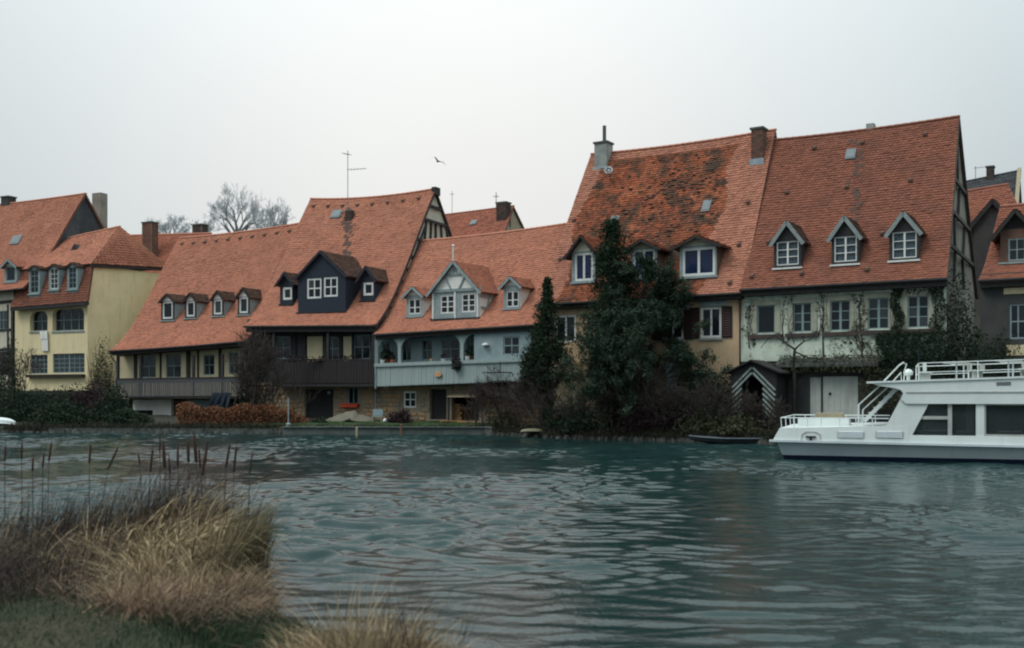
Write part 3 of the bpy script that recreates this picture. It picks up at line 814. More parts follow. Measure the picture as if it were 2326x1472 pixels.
beams(hC, fr, -.02, [(268, 800, 268, 905, .22), (308, 796, 308, 860, .25), (365, 796, 365, 860, .12), (428, 794, 428, 860, .32), (450, 792, 450, 860, .12), (500, 788, 500, 860, .2), (264, 803, 552, 784, .3), (264, 866, 552, 862, .2)])
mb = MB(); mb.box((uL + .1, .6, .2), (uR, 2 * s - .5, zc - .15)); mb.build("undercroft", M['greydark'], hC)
bl = thing
bal = MB()
tl, tr = fr.hit(264, 862, -1.0), fr.hit(548, 858, -1.0); bz = fr.hit(400, 905, -1.0)[2]
bal.box((tl[0], -1.0, bz + .02), (tr[0], .0, bz + .16))
balC = bal.build("balcony", M['soffit'], hC)
MB().bar(tl + [0, .02, .02], tr + [0, .02, .02], .1, .12).build("rail", M['soffit'], balC)
boards(balC, fr, 266, 547, 864, 902, 860, 898, -1.03, 'greyslat', bw=.16, gap=.05, name="slat", th=.025)
for px in (266, 318, 438, 504, 548):
    p = fr.hit(px, 860, -.95); MB().box((p[0] - .08, -1.0 + .05, bz - (.9 if px in (266, 504) else 0)), (p[0] + .08, -.82, rfC.e0[2] - .35)).build("post", M['timber'], hC)
for (x0, x1, yt, yb, ya) in ((366, 397, 684, 727, 668), (420, 447, 683, 722, 666), (482, 509, 679, 717, 661), (540, 568, 674, 714, 654)):
    dormer(hC, fr, rfC, x0, x1, yt, yb, ya, (x0 + 3, x1 - 5, yt + 1, yb - 3), tile='tile_dark', wall='timber', cheek='greywood', gable='white', oh=.13, nx=1, ny=1, fw=.11, board='soffit', boardw=.08)
for i in range(10):
    a = .06 + i * .095; p = rfC.P(a, .93, np.array(.03))
    piece("vent_tile", MB().prism([(-.1, -.14, 0), (.1, -.14, 0), (.07, -.14, .1), (-.07, -.14, .1)], (0, .3, .12)).mesh("vent_tile", M['tile_dark']) if i == 0 else vt, rC, p)
    if i == 0: vt = [o for o in rC.children if o.name.startswith("vent_tile")][0].data
MB().tube([fr.hit(252, 802, -1.1), fr.hit(254, 812, -.6), fr.hit(262, 822, -.12), fr.hit(262, 905, -.12)], .05, 7).build("downpipe", M['zinc'], hC)
# garden walls and door under the balcony
for (x0, x1, yt, yb, m, nm, w) in ((302, 347, 908, 932, 'white', "undercroft_wall", .2), (347, 389, 907, 960, 'white', "undercroft_wall", .1), (389, 421, 907, 950, 'brick', "undercroft_door", .3), (422, 505, 908, 950, 'bluewall', "undercroft_wall", .2)):
    a, b_, c, d = px_rect(fr, x0, x1, yt, yb, w)
    MB().box((a, w, c), (b_, w + .25, d)).build(nm, M[m], hC)

# ---------------- tall house with dark navy dormer and timbered gable
hD = house("navy_dormer_house", "tall red roofed house with a big dark navy dormer and a curved timber framed gable", fr, 700)
s = 7.0; wE = -1.15
rfD = Roof(fr, fr.hit(556, 741, wE), fr.hit(853, 739, wE), fr.hit(706, 452, s), fr.hit(990, 429, s), 0.5, 0.22, .0)
holes = ()
rD = std_roof(hD, fr, rfD, 2 * s, M['tile'])
soffit(hD, rfD, .1, .34)
uL, uR = fr.hit(562, 800, 0)[0], fr.hit(850, 800, 0)[0]
uG = rfD.e1[0] - .16
zc = fr.hit(700, 880, 0)[2]
op = [px_rect(fr, 626, 659, 764, 816, 0), px_rect(fr, 740, 769, 765, 818, 0), px_rect(fr, 803, 841, 760, 816, 0)]
mb = MB(); wall_open(mb, uL, uR, zc, rfD.e0[2] + .5, 0, op, .16, 1)
shell(mb, rfD, 2 * s, GZ, right=False, mi=0, mi_back=0)
gable_wall(mb, rfD, (2 * s, rfD.e1[2]), 1, GZ, mi=0, u=uG - .1)
mb.build("wall", [M['panel'], M['greydark']], hD)
for o in op: window(hD, o, .05, 2, 2, .07, .05, 'bluewin', single=False)
for (x0, x1) in ((698, 737), (780, 799)):
    a, b_, c, d = px_rect(fr, x0, x1, 764, 822, -.04); MB().box((a, -.04, c), (b_, .02, d)).build("infill_panel", M['cream'], hD)
beams(hD, fr, -.05, [(690, 748, 690, 825, .3), (774, 748, 774, 825, .2), (735, 748, 735, 825, .1), (801, 748, 801, 825, .1), (846, 748, 846, 825, .2), (620, 748, 620, 825, .25), (668, 748, 668, 825, .3)])
tl, tr = fr.hit(618, 818, -1.0), fr.hit(852, 818, -1.0); bz = fr.hit(735, 872, -1.0)[2]
balD = MB().box((tl[0], -1.0, bz - .16), (tr[0], .0, bz + .08)).build("balcony", M['soffit'], hD)
MB().bar(tl + [0, .02, .02], tr + [0, .02, .02], .1, .14).build("rail", M['brown'], balD)
boards(balD, fr, 619, 851, 820, 870, 820, 870, -1.03, 'brown', bw=.2, gap=.015)
for px in (622, 745, 848):
    p = fr.hit(px, 860, -.9); MB().box((p[0] - .08, -.95, bz), (p[0] + .08, -.8, rfD.e0[2] - .3)).build("post", M['timber'], hD)
# gable framing on the right-hand end, following the curved verge
def gable_frame(h, rf, s2, u, z_floor, m='timber', levels=(), studs=(), braces=(), wd=.22):
    n = (1, 0, 0)
    V = verge_pts(rf, 1, s2, 10, .02, .11)
    fp, bp = V[:10], [V[-1], V[9]]
    for i in range(9): MB().bar(fp[i], fp[i + 1] + (fp[i + 1] - fp[i]) * .04, wd, .1 + .004 * (i % 2), n).build("verge_beam", M[m], h)
    MB().bar(bp[0], bp[1], wd, .11, n).build("verge_beam", M[m], h)
    def wr(z):
        a = float(np.interp(z, [p[2] for p in fp], [p[1] for p in fp])); b = float(np.interp(z, [bp[0][2], bp[1][2]], [bp[0][1], bp[1][1]]))
        return a, b
    def pt(w, z):
        uu = float(np.interp(w, [p[1] for p in fp], [p[0] for p in fp])) if w < s2 / 2 else fp[-1][0]
        return np.array([uu - .03, w, z])
    for z in levels:
        a, b = wr(z); c = (a + b) / 2
        MB().bar(pt(a, z), pt(b, z), .16, .1, n).build("beam", M[m], h)
    return wr, fp, bp, pt
zr = rfD.r1[2]
hgt = zr - rfD.e1[2]
lv = [zr - hgt * f for f in (.13, .235, .385, .53, .68)]
wr, fp, bp, gp_ = gable_frame(hD, rfD, 2 * s, uG, GZ, levels=lv[:3], wd=.14)
for i, (za, zb) in enumerate(((lv[2], lv[1]),)):
    a, b_ = wr(za)
    for f in (.22, .38, .53, .68, .84):
        w = a + (b_ - a) * f; c = s + (w - s) * .82
        MB().bar(gp_(w, za), gp_(c, zb), .13, .1, (1, 0, 0)).build("beam", M['timber'], hD)
for f in (.10, .2, .3, .4, .5, .6):
    z = zr - hgt * (.42 + f * .9); a, b_ = wr(z); MB().bar(gp_(a, z), gp_(a + 1.3, z - .15), .15, .1, (1, 0, 0)).build("beam", M['timber'], hD)
low = [np.array([p[0] - .03, p[1] + .28, p[2] - .34]) for p in fp]
for i in range(7): MB().bar(low[i], low[i + 1] + (low[i + 1] - low[i]) * .04, .1, .1 + .004 * (i % 2), (1, 0, 0)).build("beam", M['timber'], hD)
MB().bar(fp[9] + [0.0, -.25, -.05], fp[9] + [0.0, .35, -.05], .5, .3, (1, 0, 0)).build("ridge_cap", M['timber'], hD)
# dormers
dormer(hD, fr, rfD, 677, 785, 627, 707, 571, None, tile='tile_dark', wall='navy', gable='navy', oh=.16, wins=[(697, 730, 632, 678), (735, 767, 629, 674)], nx=2, ny=2, fw=.11, bw=.07, board='navy', boardw=.12, sill='navy', single=False)
dormer(hD, fr, rfD, 636, 665, 640, 690, 619, (642, 663, 652, 681), tile='tile_dark', wall='navy', gable='navy', oh=.22, nx=1, ny=1, fw=.14, board='navy', sill='navy')
dormer(hD, fr, rfD, 819, 851, 630, 681, 606, (825, 848, 641, 671), tile='tile_dark', wall='navy', gable='navy', oh=.22, nx=1, ny=1, fw=.14, board='navy', sill='navy')
skylight(hD, rfD, 755, 775, 479, 497)
# sooty streak: a chimney stub and stained tiles
c, ci = chimney(hD, fr, 783, 797, 476, 506, rfD.P(*rfD.find(790, 505))[1], 'brick_dark', .4, cap=False, extra=1.0)
def blotch(h, rf, pts, m, name="stained_tile", n=60, spread=9):
    """individual darker tiles scattered about pixel spots on a slope"""
    me = MB().box((-.09, -.11, 0), (.09, .11, .02)).mesh(name, M[m])
    for i in range(n):
        x, y = rng.choice(pts); a, t = rf.find(x + rng.gauss(0, spread * .55), y + rng.gauss(0, spread))
        p = rf.P(a, t, np.array(.038)); nn = rf.N(a, t)
        piece(name, me, h, p, rot=(math.atan2(-nn[1], nn[2]), 0, 0))
blotch(rD, rfD, [(790, 515), (790, 530), (788, 550), (787, 580), (800, 495), (780, 500), (792, 508), (790, 500), (792, 600)], 'soot', n=90)
for i in range(8):
    a = .06 + i * .12; piece("vent_tile", vt, rD, rfD.P(a, .93, np.array(.03)))
for i in range(4):
    a = .3 + i * .17; piece("vent_tile", vt, rD, rfD.P(a, .42, np.array(.03)))
antenna(fr, s - 1.5, 790, 342, 480, [(349, 779, 797, 352, 5), (386, 790, 832, 383, 6)], "tall television aerial on a thin mast above the roof with the navy dormer")

def stone_wall(h, fr, x0, x1, yt0, yt1, yb, w, ops=(), n_limit=290, name="stone"):
    a, b_ = fr.hit(x0, yb, w)[0], fr.hit(x1, yb, w)[0]
    z0 = GZ - .2; zt = max(fr.hit(x0, yt0, w)[2], fr.hit(x1, yt1, w)[2]) + .25
    mb = MB(); wall_open(mb, a, b_, z0, zt, w, ops, .3); wl = mb.build("stone_wall", M['mortar'], h)
    mes = []
    for k in range(9):
        c = [(-.5, -.5), (.5, -.5), (.5, .5), (-.5, .5)]
        j = lambda: rng.uniform(-.05, .05)
        ch = [(x * .97 + j(), y * .95 + j()) for x, y in c]
        inner = [(x * .82, y * .78) for x, y in ch]
        m_ = MB(); vs = [(x, .02, y) for x, y in ch] + [(x, -.045 + rng.uniform(-.012, .012), y) for x, y in inner]
        m_.add(vs, [(4, 5, 6, 7)] + [(i, (i + 1) % 4, 4 + (i + 1) % 4, 4 + i) for i in range(4)])
        mes.append(m_.mesh(name, M[('stone', 'stone2', 'stone3')[k % 3]]))
    z = z0; k = 0
    while z < zt - .1 and k < n_limit:
        hh = rng.uniform(.2, .3); u = a
        while u < b_ - .05 and k < n_limit:
            ww = min(rng.uniform(.3, .62), b_ - u)
            cu, cz = u + ww / 2, z + hh / 2
            if not any(o[0] - .1 < cu + ww * .3 and cu - ww * .3 < o[1] + .1 and o[2] - .05 < cz + hh * .3 and cz - hh * .3 < o[3] + .05 for o in ops):
                piece(name, rng.choice(mes), wl, (cu, w, cz), scale=(ww - .02, 1, hh - .02)); k += 1
            u += ww
        z += hh
    return wl
opw = px_rect(fr, 789, 814, 879, 919, 0.0); opd = px_rect(fr, 692, 757, 884, 951, 0.0)
stone_wall(hD, fr, 562, 851, 880, 880, 950, 0.0, [opw, opd])
window(hD, opw, .06, 2, 1, .08, .05, 'bluewin', single=False)
MB().box((opd[0], .2, opd[2]), (opd[1], .28, opd[3])).build("door", M['doordark'], hD)
lp = fr.hit(748, 892, -.1); MB().lathe((lp[0], -.12, lp[2]), [(.02, .12), (.1, .06), (.11, -.06), (.03, -.1)], 8).build("door_lamp", M['bluewin'], hD)

# ---------------- pale blue house with loggia
fr = R1
hE = house("pale_blue_house", "pale blue house with arched loggia, boarded balcony and a half timbered central dormer", fr, 1000)
s = 5.0; wE = -1.25
rfE = Roof(fr, fr.hit(849, 760, wE), fr.hit(1226, 737, wE), fr.hit(938, 549, s), fr.hit(1306, 506, s), 0.56, 0.10)
rE = std_roof(hE, fr, rfE, 2 * s, M['tile'])
soffit(hE, rfE, -.7, .26)
uL, uR = fr.hit(856, 830, 0)[0], fr.hit(1222, 830, 0)[0]
zc = fr.hit(1000, 878, 0)[2]; wF = -1.0
op = [px_rect(fr, 868, 886, 776, 824, 0), px_rect(fr, 912, 934, 773, 820, 0), px_rect(fr, 958, 982, 772, 818, 0), px_rect(fr, 1003, 1044, 770, 815, 0), px_rect(fr, 1060, 1076, 770, 812, 0)]
mb = MB(); wall_open(mb, uL, uR, zc, rfE.e0[2] + .6, 0, op, .14, 0); shell(mb, rfE, 2 * s, GZ, mi=0, mi_back=0)
mb.build("wall", [M['bluewall'], M['panel']], hE)
for i, o in enumerate(op): window(hE, o, .04, 2 if i != 0 else 1, 2 if i > 1 else 1, .06, .045, 'bluewin', single=(i in (0, 4)))
# front plane: closed bay at the right end, loggia to its left
uB = fr.hit(1077, 800, wF)[0]; uE2 = fr.hit(1206, 800, wF)[0]; zr0 = fr.hit(1000, 829, wF)[2]
opb = px_rect(fr, 1143, 1180, 764, 806, wF)
ztop = rfE.e0[2] + .05
mb = MB(); wall_open(mb, uB, uE2, fr.hit(1140, 868, wF)[2], ztop, wF, [opb], .12, 0)
mb.add([(uB, wF, zr0 - 1), (uB, 0, zr0 - 1), (uB, 0, ztop), (uB, wF, ztop)], [(0, 1, 2, 3)], 0)
mb.add([(uE2, wF, zr0 - 1), (uE2, 0, zr0 - 1), (uE2, 0, ztop), (uE2, wF, ztop)], [(3, 2, 1, 0)], 0)
mb.build("bay_wall", M['bluewall'], hE)
window(hE, opb, wF + .04, 2, 2, .07, .06, 'bluewin', single=False)
tl, bl_, tr, br = fr.hit(854, 831, wF - .05), fr.hit(854, 879, wF - .05), fr.hit(1206, 818, wF - .05), fr.hit(1206, 866, wF - .05)
balE = MB().prism([(tl[0], wF, bl_[2] + .05), (tl[0], .0, bl_[2] + .05), (tl[0], .0, bl_[2] + .22), (tl[0], wF, bl_[2] + .22)], (tr[0] - tl[0], 0, br[2] - bl_[2])).build("balcony", M['soffit'], hE)
boards(balE, fr, 855, 1206, 831, 879, 819, 866, wF - .06, 'blueboard', bw=.165, gap=.012, point=True)
MB().bar(tl + [-.05, -.02, .05], tr + [.05, -.02, .05], .15, .16).build("rail", M['blueboard'], balE)
MB().bar(tl + [-.05, -.06, -.05], tr + [.05, -.06, -.05], .04, .1).build("rail_moulding", M['greywood'], balE)
# loggia posts with curved braces, head beam
hb0, hb1 = fr.hit(853, 768, wF), fr.hit(1206, 750, wF)
MB().bar(hb0 + [0, .02, .08], hb1 + [0, .02, .08], .24, .18).build("head_beam", M['greywood'], hE)
for px in (855, 907, 1049):
    p = fr.hit(px, 800, wF); zt = hb0[2] + (hb1[2] - hb0[2]) * (p[0] - hb0[0]) / (hb1[0] - hb0[0])
    zl = tl[2] + (tr[2] - tl[2]) * (p[0] - tl[0]) / (tr[0] - tl[0]) + .1
    pm = MB().box((p[0] - .1, wF, zl), (p[0] + .1, wF + .16, zt)); po = pm.build("post", M['blueboard'], hE)
    for sx in ((1,) if px == 855 else (-1, 1)):
        q = [(p[0] + sx * .1, wF + .02, zt - .72)] + [(p[0] + sx * (.1 + .66 * (1 - math.cos(a))), wF + .02, zt - .72 + .68 * math.sin(a)) for a in np.linspace(.3, math.pi / 2, 6)] + [(p[0] + sx * .1, wF + .02, zt - .02)]
        MB().prism(q, (0, .1, 0)).build("brace", M['blueboard'], po)
MB().tube([fr.hit(852, 764, -1.2), fr.hit(853, 772, -1.12), fr.hit(853, 882, -1.12), fr.hit(853, 890, -.1), fr.hit(853, 945, -.1)], .045, 7).build("downpipe", M['zinc'], hE)
# dormers of the blue house
dormer(hE, fr, rfE, 923, 959, 670, 718, 652, (928, 955, 679, 713), tile='tile', wall='greywood', cheek='white', gable='white', oh=.2, fw=.06, bw=.05, board='greywood', split=[.42], mull=.09, single=False)
d, (u0, u1, z0, z1, w0, uc, za) = dormer(hE, fr, rfE, 981, 1089, 660, 722, 594, None, tile='tile', wall='greywood', cheek='white', gable='white', oh=.22, wins=[(1000, 1032, 670, 712), (1048, 1080, 666, 709)], nx=2, ny=3, fw=.08, bw=.045, board='greywood', boardw=.14, single=False, mull=.09, sill='soffit')
f0 = lambda u, z: (u, w0 - .04, z)
gw = u1 - u0; gh = za - z1
for (p, q, wd) in ((f0(u0 - .15, z1 + .02), f0(u1 + .15, z1 + .02), .16), (f0(u0 + gw * .28, z1 + gh * .56), f0(u1 - gw * .28, z1 + gh * .56), .12), (f0(uc - gw * .07, z1), f0(uc - gw * .22, z1 + gh * .54), .08), (f0(uc + gw * .07, z1), f0(uc + gw * .22, z1 + gh * .54), .08), (f0(uc - .12, z1 + gh * .58), f0(uc, z1 + gh * .85), .06), (f0(uc + .12, z1 + gh * .58), f0(uc, z1 + gh * .85), .06)):
    MB().bar(p, q, wd, .06).build("beam", M['greywood'], d)
for u in (u0 + .1, uc, u1 - .1): MB().box((u - .05, w0 - .05, z0 - .2), (u + .05, w0 + .0, z1 - .07)).build("white_strip", M['whitewood'], d)
for fz in (.35, .75): MB().bar((u1 + .03, w0 + .1, z0 + (z1 - z0) * fz), (u1 + .03, w0 + 1.6, z0 + (z1 - z0) * fz), .1, .06, (1, 0, 0)).build("beam", M['greywood'], d)
MB().bar((u1 + .03, w0 + .5, z0 + .1), (u1 + .03, w0 + 1.1, z1), .1, .064, (1, 0, 0)).build("beam", M['greywood'], d)
MB().tube([(uc, w0 - .2, za), (uc, w0 - .2, za + .75)], .045, 8).lathe((uc, w0 - .2, za + .75), [(.03, 0), (.075, .05), (.075, .1), (.02, .16)], 8).build("finial", M['whitewood'], d)
dormer(hE, fr, rfE, 1144, 1181, 648, 700, 629, (1150, 1178, 661, 697), tile='tile', wall='greywood', cheek='white', gable='white', oh=.2, fw=.06, bw=.05, board='greywood', split=[.42], mull=.09, single=False)
# stone ground floor
opw = px_rect(fr, 916, 945, 889, 926, 0.0); opd = px_rect(fr, 976, 1014, 884, 953, 0.0); opc = px_rect(fr, 1026, 1088, 903, 955, 0.0)
stone_wall(hE, fr, 852, 1224, 879, 864, 955, 0.0, [opw, opd, opc])
window(hE, opw, .05, 2, 2, .09, .06, 'whitewood', single=False)
MB().box((opd[0], .22, opd[2]), (opd[1], .3, opd[3])).build("door", M['doordark'], hE)
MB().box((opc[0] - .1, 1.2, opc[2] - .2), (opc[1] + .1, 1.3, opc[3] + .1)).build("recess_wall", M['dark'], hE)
# things on and by the balcony
def pot(px, py, w, r, h, m, label, plant=None, name="plant_pot"):
    p = R1.hit(px, py, w); e = thing(name, label, "plant pot", R1, p, "pots and plants on the pale blue balcony rail")
    MB().lathe(p, [(r * .7, 0), (r, h * .85), (r * 1.08, h), (r * .9, h)], 10).build("pot", M[m], e)
    if plant:
        c = p + [0, 0, h]; leaf_ball(c, plant[0], plant[1], plant[2], e, plant[3])
    return e
def leaf_ball(c, r, n, size, parent, m, squash=.8, name="foliage"):
    d = nrng.normal(size=(n, 3)); d /= np.linalg.norm(d, axis=1)[:, None]
    P = np.array(c) + d * (r * nrng.uniform(.35, 1, n) ** .6)[:, None] * [1, 1, squash] + [0, 0, r * squash * .7]
    return cards(P, size, m, parent, name)
def cards(P, size, m, parent, name="foliage", up=0.0, aspect=1.0, jit=.5, kind=None):
    """small leaf-sized faces at points P with random facing"""
    n = len(P)
    a = nrng.normal(size=(n, 3)); a[:, 2] += up; a /= np.linalg.norm(a, axis=1)[:, None]
    b = nrng.normal(size=(n, 3)); b -= a * (a * b).sum(1)[:, None]; b /= np.linalg.norm(b, axis=1)[:, None]
    s = size * nrng.uniform(1 - jit, 1 + jit, n)[:, None]
    A = a * s * aspect; B = b * s * .5
    V = np.stack([P - A * .5, P + B * .55 - A * .05, P + A * .5, P - B * .55 + A * .05], 1).reshape(-1, 3)
    F = np.arange(4 * n).reshape(n, 4)
    return np_object(name, V, F, M[m], parent, kind=kind)
pot(869, 826, wF + .02, .13, .22, 'whitepot', "round white pot at the end of the blue balcony rail by the dark house")
pot(892, 825, wF + .02, .14, .2, 'terracotta', "reddish clay flower pot on the blue balcony rail beside the white pot", (.16, 60, .1, 'wine'))
pot(980, 822, wF + .02, .08, .18, 'copper', "small tan pot in the middle of the blue balcony rail")
pot(1007, 821, wF + .02, .14, .15, 'whitepot', "wide white bowl on the blue balcony rail below the double window", (.2, 60, .1, 'wine'))
pot(1062, 817, wF + .02, .13, .18, 'whitepot', "pale pot on the blue balcony rail close to the second arch post", (.12, 50, .1, 'olive'))
pot(878, 824, wF + .45, .16, .2, 'terracotta', "bushy potted shrub standing in the first loggia arch", (.42, 300, .13, 'conifer'))
pot(1072, 816, wF + .4, .16, .2, 'terracotta', "tall dark potted shrub behind the second arch post of the loggia", (.4, 300, .13, 'conifer'))
p = fr.hit(1036, 828, wF - .25); e = thing("hanging_basket", "dark plant basket hanging over the outside of the pale blue balcony", "basket", fr, p)
MB().lathe(p + [0, 0, -.25], [(.08, 0), (.22, .12), (.26, .3), (.24, .3)], 10).build("basket", M['timber'], e); leaf_ball(p + [0, 0, .0], .3, 200, .12, e, 'wine')
leaf_ball(p + [0, 0, -.3], .24, 90, .12, e, 'conifer')
p = fr.hit(996, 852, wF - .1); e = thing("copper_ornament", "shell shaped pale copper ornament fixed on the blue balcony boards", "ornament", fr, p)
pts = [(.24, 0), (.2, .1), (.08, .19), (-.08, .19), (-.2, .1), (-.24, 0), (-.12, -.09), (.12, -.09)]
MB().prism([(p[0] + x, wF - .18, p[2] + y) for x, y in pts], (0, .11, 0)).build("shell", M['copper'], e)
p = fr.hit(1103, 781, wF - .1); MB().lathe(p + [0, 0, -.06], [(.05, .12), (.19, .04), (.21, -.01), (.16, -.03)], 10).build("wall_lamp", M['whitepot'], hE)
# ---------------- mossy roofed house behind the conifers
hG = house("mossy_roof_house", "tall house with patchy mossy roof, three wide white dormers and dark red shutters", fr, 1500)
s = 5.5; wE = -.5
rfG = Roof(fr, fr.hit(1217, 692, wE), fr.hit(1684, 665, wE), fr.hit(1343, 351, s), fr.hit(1762, 295, s), 0.18, 0.12)
def pickG(a, t):
    lo = .10 + .03 * np.sin(t * 9) - .04 * t; hi = .80 + .02 * np.sin(t * 14) + .02 * t
    return ((a > lo) & (a < hi) & (t < .93)).astype(int)
rG = std_roof(hG, fr, rfG, 2 * s, [M['tile_edge'], M['tile_old']], pickG, ridge='tile_edge', na=12)
soffit(hG, rfG, .05, .25)
uL, uR = fr.hit(1240, 800, 0)[0], fr.hit(1679, 800, 0)[0]
op = [px_rect(fr, 1592, 1638, 698, 767, 0), px_rect(fr, 1505, 1552, 706, 771, 0), px_rect(fr, 1400, 1446, 713, 776, 0), px_rect(fr, 1262, 1308, 716, 778, 0), px_rect(fr, 1560, 1600, 842, 900, 0), px_rect(fr, 1430, 1470, 848, 900, 0)]
mb = MB(); wall_open(mb, uL, uR, GZ - .2, rfG.e0[2] + .25, 0, op, .16, 0); shell(mb, rfG, 2 * s, GZ, mi=0, mi_back=0)
mb.build("wall", [M['peach'], M['panel']], hG)
for i, o in enumerate(op): window(hG, o, .03, 2, 1, .10, .09, 'whitewood', single=False)
for o in op[:3]:
    wdt = .5
    for a in (o[0] - wdt - .05, o[1] + .05):
        sh = MB().box((a, -.06, o[2] - .02), (a + wdt, -.01, o[3] + .02)).build("shutter", M['shutter'], hG)
        sl = MB()
        for k in range(12): z = o[2] + .08 + (o[3] - o[2] - .16) * k / 11; sl.bar((a + .06, -.07, z), (a + wdt - .06, -.07, z), .05, .02, (0, -1, .5))
        sl.build("louvre", M['shutter'], sh, kind="stuff")
    MB().box((o[0] - .08, -.09, o[2] - .12), (o[1] + .08, .02, o[2] - .03)).build("sill", M['greywood'], hG)
    MB().box((o[0] - .02, -.08, o[3] + .04), (o[1] + .3, -.01, o[3] + .28)).build("lintel", M['greywood'], hG)
for (x0, x1, yt, yb, ya, wn_) in ((1299, 1352, 571, 640, 536, (1305, 1347, 574, 638)), (1432, 1493, 563, 632, 546, (1437, 1488, 566, 630)), (1544, 1628, 557, 628, 538, (1550, 1624, 562, 626))):
    dormer(hG, fr, rfG, x0, x1, yt, yb, ya, wn_, tile='tile_old', wall='greywood', cheek='tile_dark', gable='panel', oh=.32, nx=2, ny=1, fw=.12, bw=.1, board='soffit', boardw=.1, single=False, gm='glass_blue', mull=.12)
skylight(hG, rfG, 1597, 1615, 457, 483); skylight(hG, rfG, 1388, 1406, 493, 511)
w1 = rfG.P(*rfG.find(1362, 385))[1]
c, (u0, u1, zb, zt, w, dp) = chimney(hG, fr, 1350, 1378, 325, 384, w1, 'render_grey', .75, flash=True)
cx, cw = (u0 + u1) / 2 + .05, w + dp / 2
MB().tube([(cx, cw, zt), (cx, cw, fr.hit(1365, 287, cw)[2])], .1, 10).build("flue_pipe", M['concrete'], c)
w1 = rfG.P(*rfG.find(1718, 375))[1]
chimney(hG, fr, 1706, 1732, 293, 366, w1, 'brick', .7, flash=True)
a, t = rfG.find(1389, 412); p = rfG.P(a, t)
M['greypale'] = mat("weathered_dish_paint", (0.33, 0.34, 0.34), None, 3, .5)
e = thing("satellite_dish", "pale round satellite dish fixed high on the mossy roof below the grey chimney", "dish", fr, p)
MB().tube([p, p + [0, -.25, .45]], .03, 6).build("arm", M['metal'], e)
c0 = p + [0, -.35, .55]; n_ = np.array([.25, -.85, .45]); n_ /= np.linalg.norm(n_); s1 = np.cross(n_, [0, 0, 1.]); s1 /= np.linalg.norm(s1); s2 = np.cross(s1, n_)
vs = [c0 - n_ * .1]; N = 18
for r_, q in ((.12, -.085), (.24, .0), (.24, .02), (.12, -.055)):
    vs += [c0 + (s1 * math.cos(2 * math.pi * k / N) + s2 * math.sin(2 * math.pi * k / N)) * r_ + n_ * q for k in range(N)]
vs.append(c0 - n_ * .07)
fs = [(0, 1 + k, 1 + (k + 1) % N) for k in range(N)] + [(1 + j * N + k, 1 + j * N + (k + 1) % N, 1 + (j + 1) * N + (k + 1) % N, 1 + (j + 1) * N + k) for j in range(3) for k in range(N)] + [(4 * N + 1, 1 + 3 * N + (k + 1) % N, 1 + 3 * N + k) for k in range(N)]
MB().add(vs, fs).build("dish", M['greypale'], e, smooth=True)
MB().tube([c0 - s2 * .38, c0 - s2 * .1 + n_ * .45], .015, 5).build("feed_arm", M['metal'], e)
pd = fr.hit(1681, 700, -.12); MB().tube([fr.hit(1681, 668, -.3), fr.hit(1681, 676, -.12), fr.hit(1681, 826, -.12)], .07, 8).build("downpipe", M['pipe'], hG)
a_, b_, c_, d_ = px_rect(fr, 1258, 1310, 826, 935, -.6)
MB().box((a_, -.6, c_), (b_, -.02, d_)).build("porch_wall", M['cream'], hG)
a_, b_, c_, d_ = px_rect(fr, 1512, 1535, 822, 900, -.5)
MB().box((a_, -.5, c_), (b_, -.1, d_)).build("porch_pillar", M['bluewall'], hG)
for i in range(7):
    for t in (.06, .3, .55): 
        if i in (0, 6): piece("vent_tile", vt, rG, rfG.P(.04 + i * .15, t + .05 * (i % 2), np.array(.03)))
# dark moss cushions standing up from the old tiles
me_m = MB().lathe((0, 0, 0), [(.09, 0), (.1, .03), (.05, .06)], 6).mesh("moss_cushion", M['tile_dark'])
for i in range(140):
    if rng.random() < .6: x, y = rng.gauss(1560, 60), rng.gauss(420, 35)
    else: x, y = rng.uniform(1390, 1650), rng.uniform(400, 540)
    a, t = rfG.find(x, y)
    if .12 < a < .78 and .3 < t < .92: piece("moss_cushion", me_m, rG, rfG.P(a, t, np.array(.03)), scale=(rng.uniform(.7, 1.8), rng.uniform(.7, 1.4), 1))

# ---------------- big house on the right
hH = house("green_plaster_house", "big steep roofed house with three pointed dormers and stained pale green plaster front", fr, 1900)
s = 5.5; wE = -.5
rfH = Roof(fr, fr.hit(1681, 658, wE), fr.hit(2151, 632, wE), fr.hit(1752, 319, s), fr.hit(2179, 265, s), 0.2, 0.08)
rH = std_roof(hH, fr, rfH, 2 * s, M['tile_brown'], ridge='tile_brown')
soffit(hH, rfH, .05, .3)
uL, uR = fr.hit(1683, 800, 0)[0], fr.hit(2150, 800, 0)[0]; uG = rfH.e1[0] - .16
wins = [(1720, 1760, 694, 757), (1802, 1843, 689, 754), (1886, 1931, 683, 751), (1972, 2019, 677, 747), (2062, 2109, 672, 744)]
op = [px_rect(fr, *v, 0.0) for v in wins]
opd = [px_rect(fr, 1839, 1864, 857, 950, 0), px_rect(fr, 1868, 1948, 855, 950, 0)]
zl = fr.hit(1900, 818, 0)[2]
mb = MB(); wall_open(mb, uL, uR, zl, rfH.e0[2] + .3, 0, op, .16, 0); wall_open(mb, uL, uR, GZ - .2, zl, .05, opd, .2, 2)
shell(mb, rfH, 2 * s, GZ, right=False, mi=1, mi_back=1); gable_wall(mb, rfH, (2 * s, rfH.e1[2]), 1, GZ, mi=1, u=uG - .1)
mb.build("wall", [M['green'], M['greygable'], M['greydark']], hH)
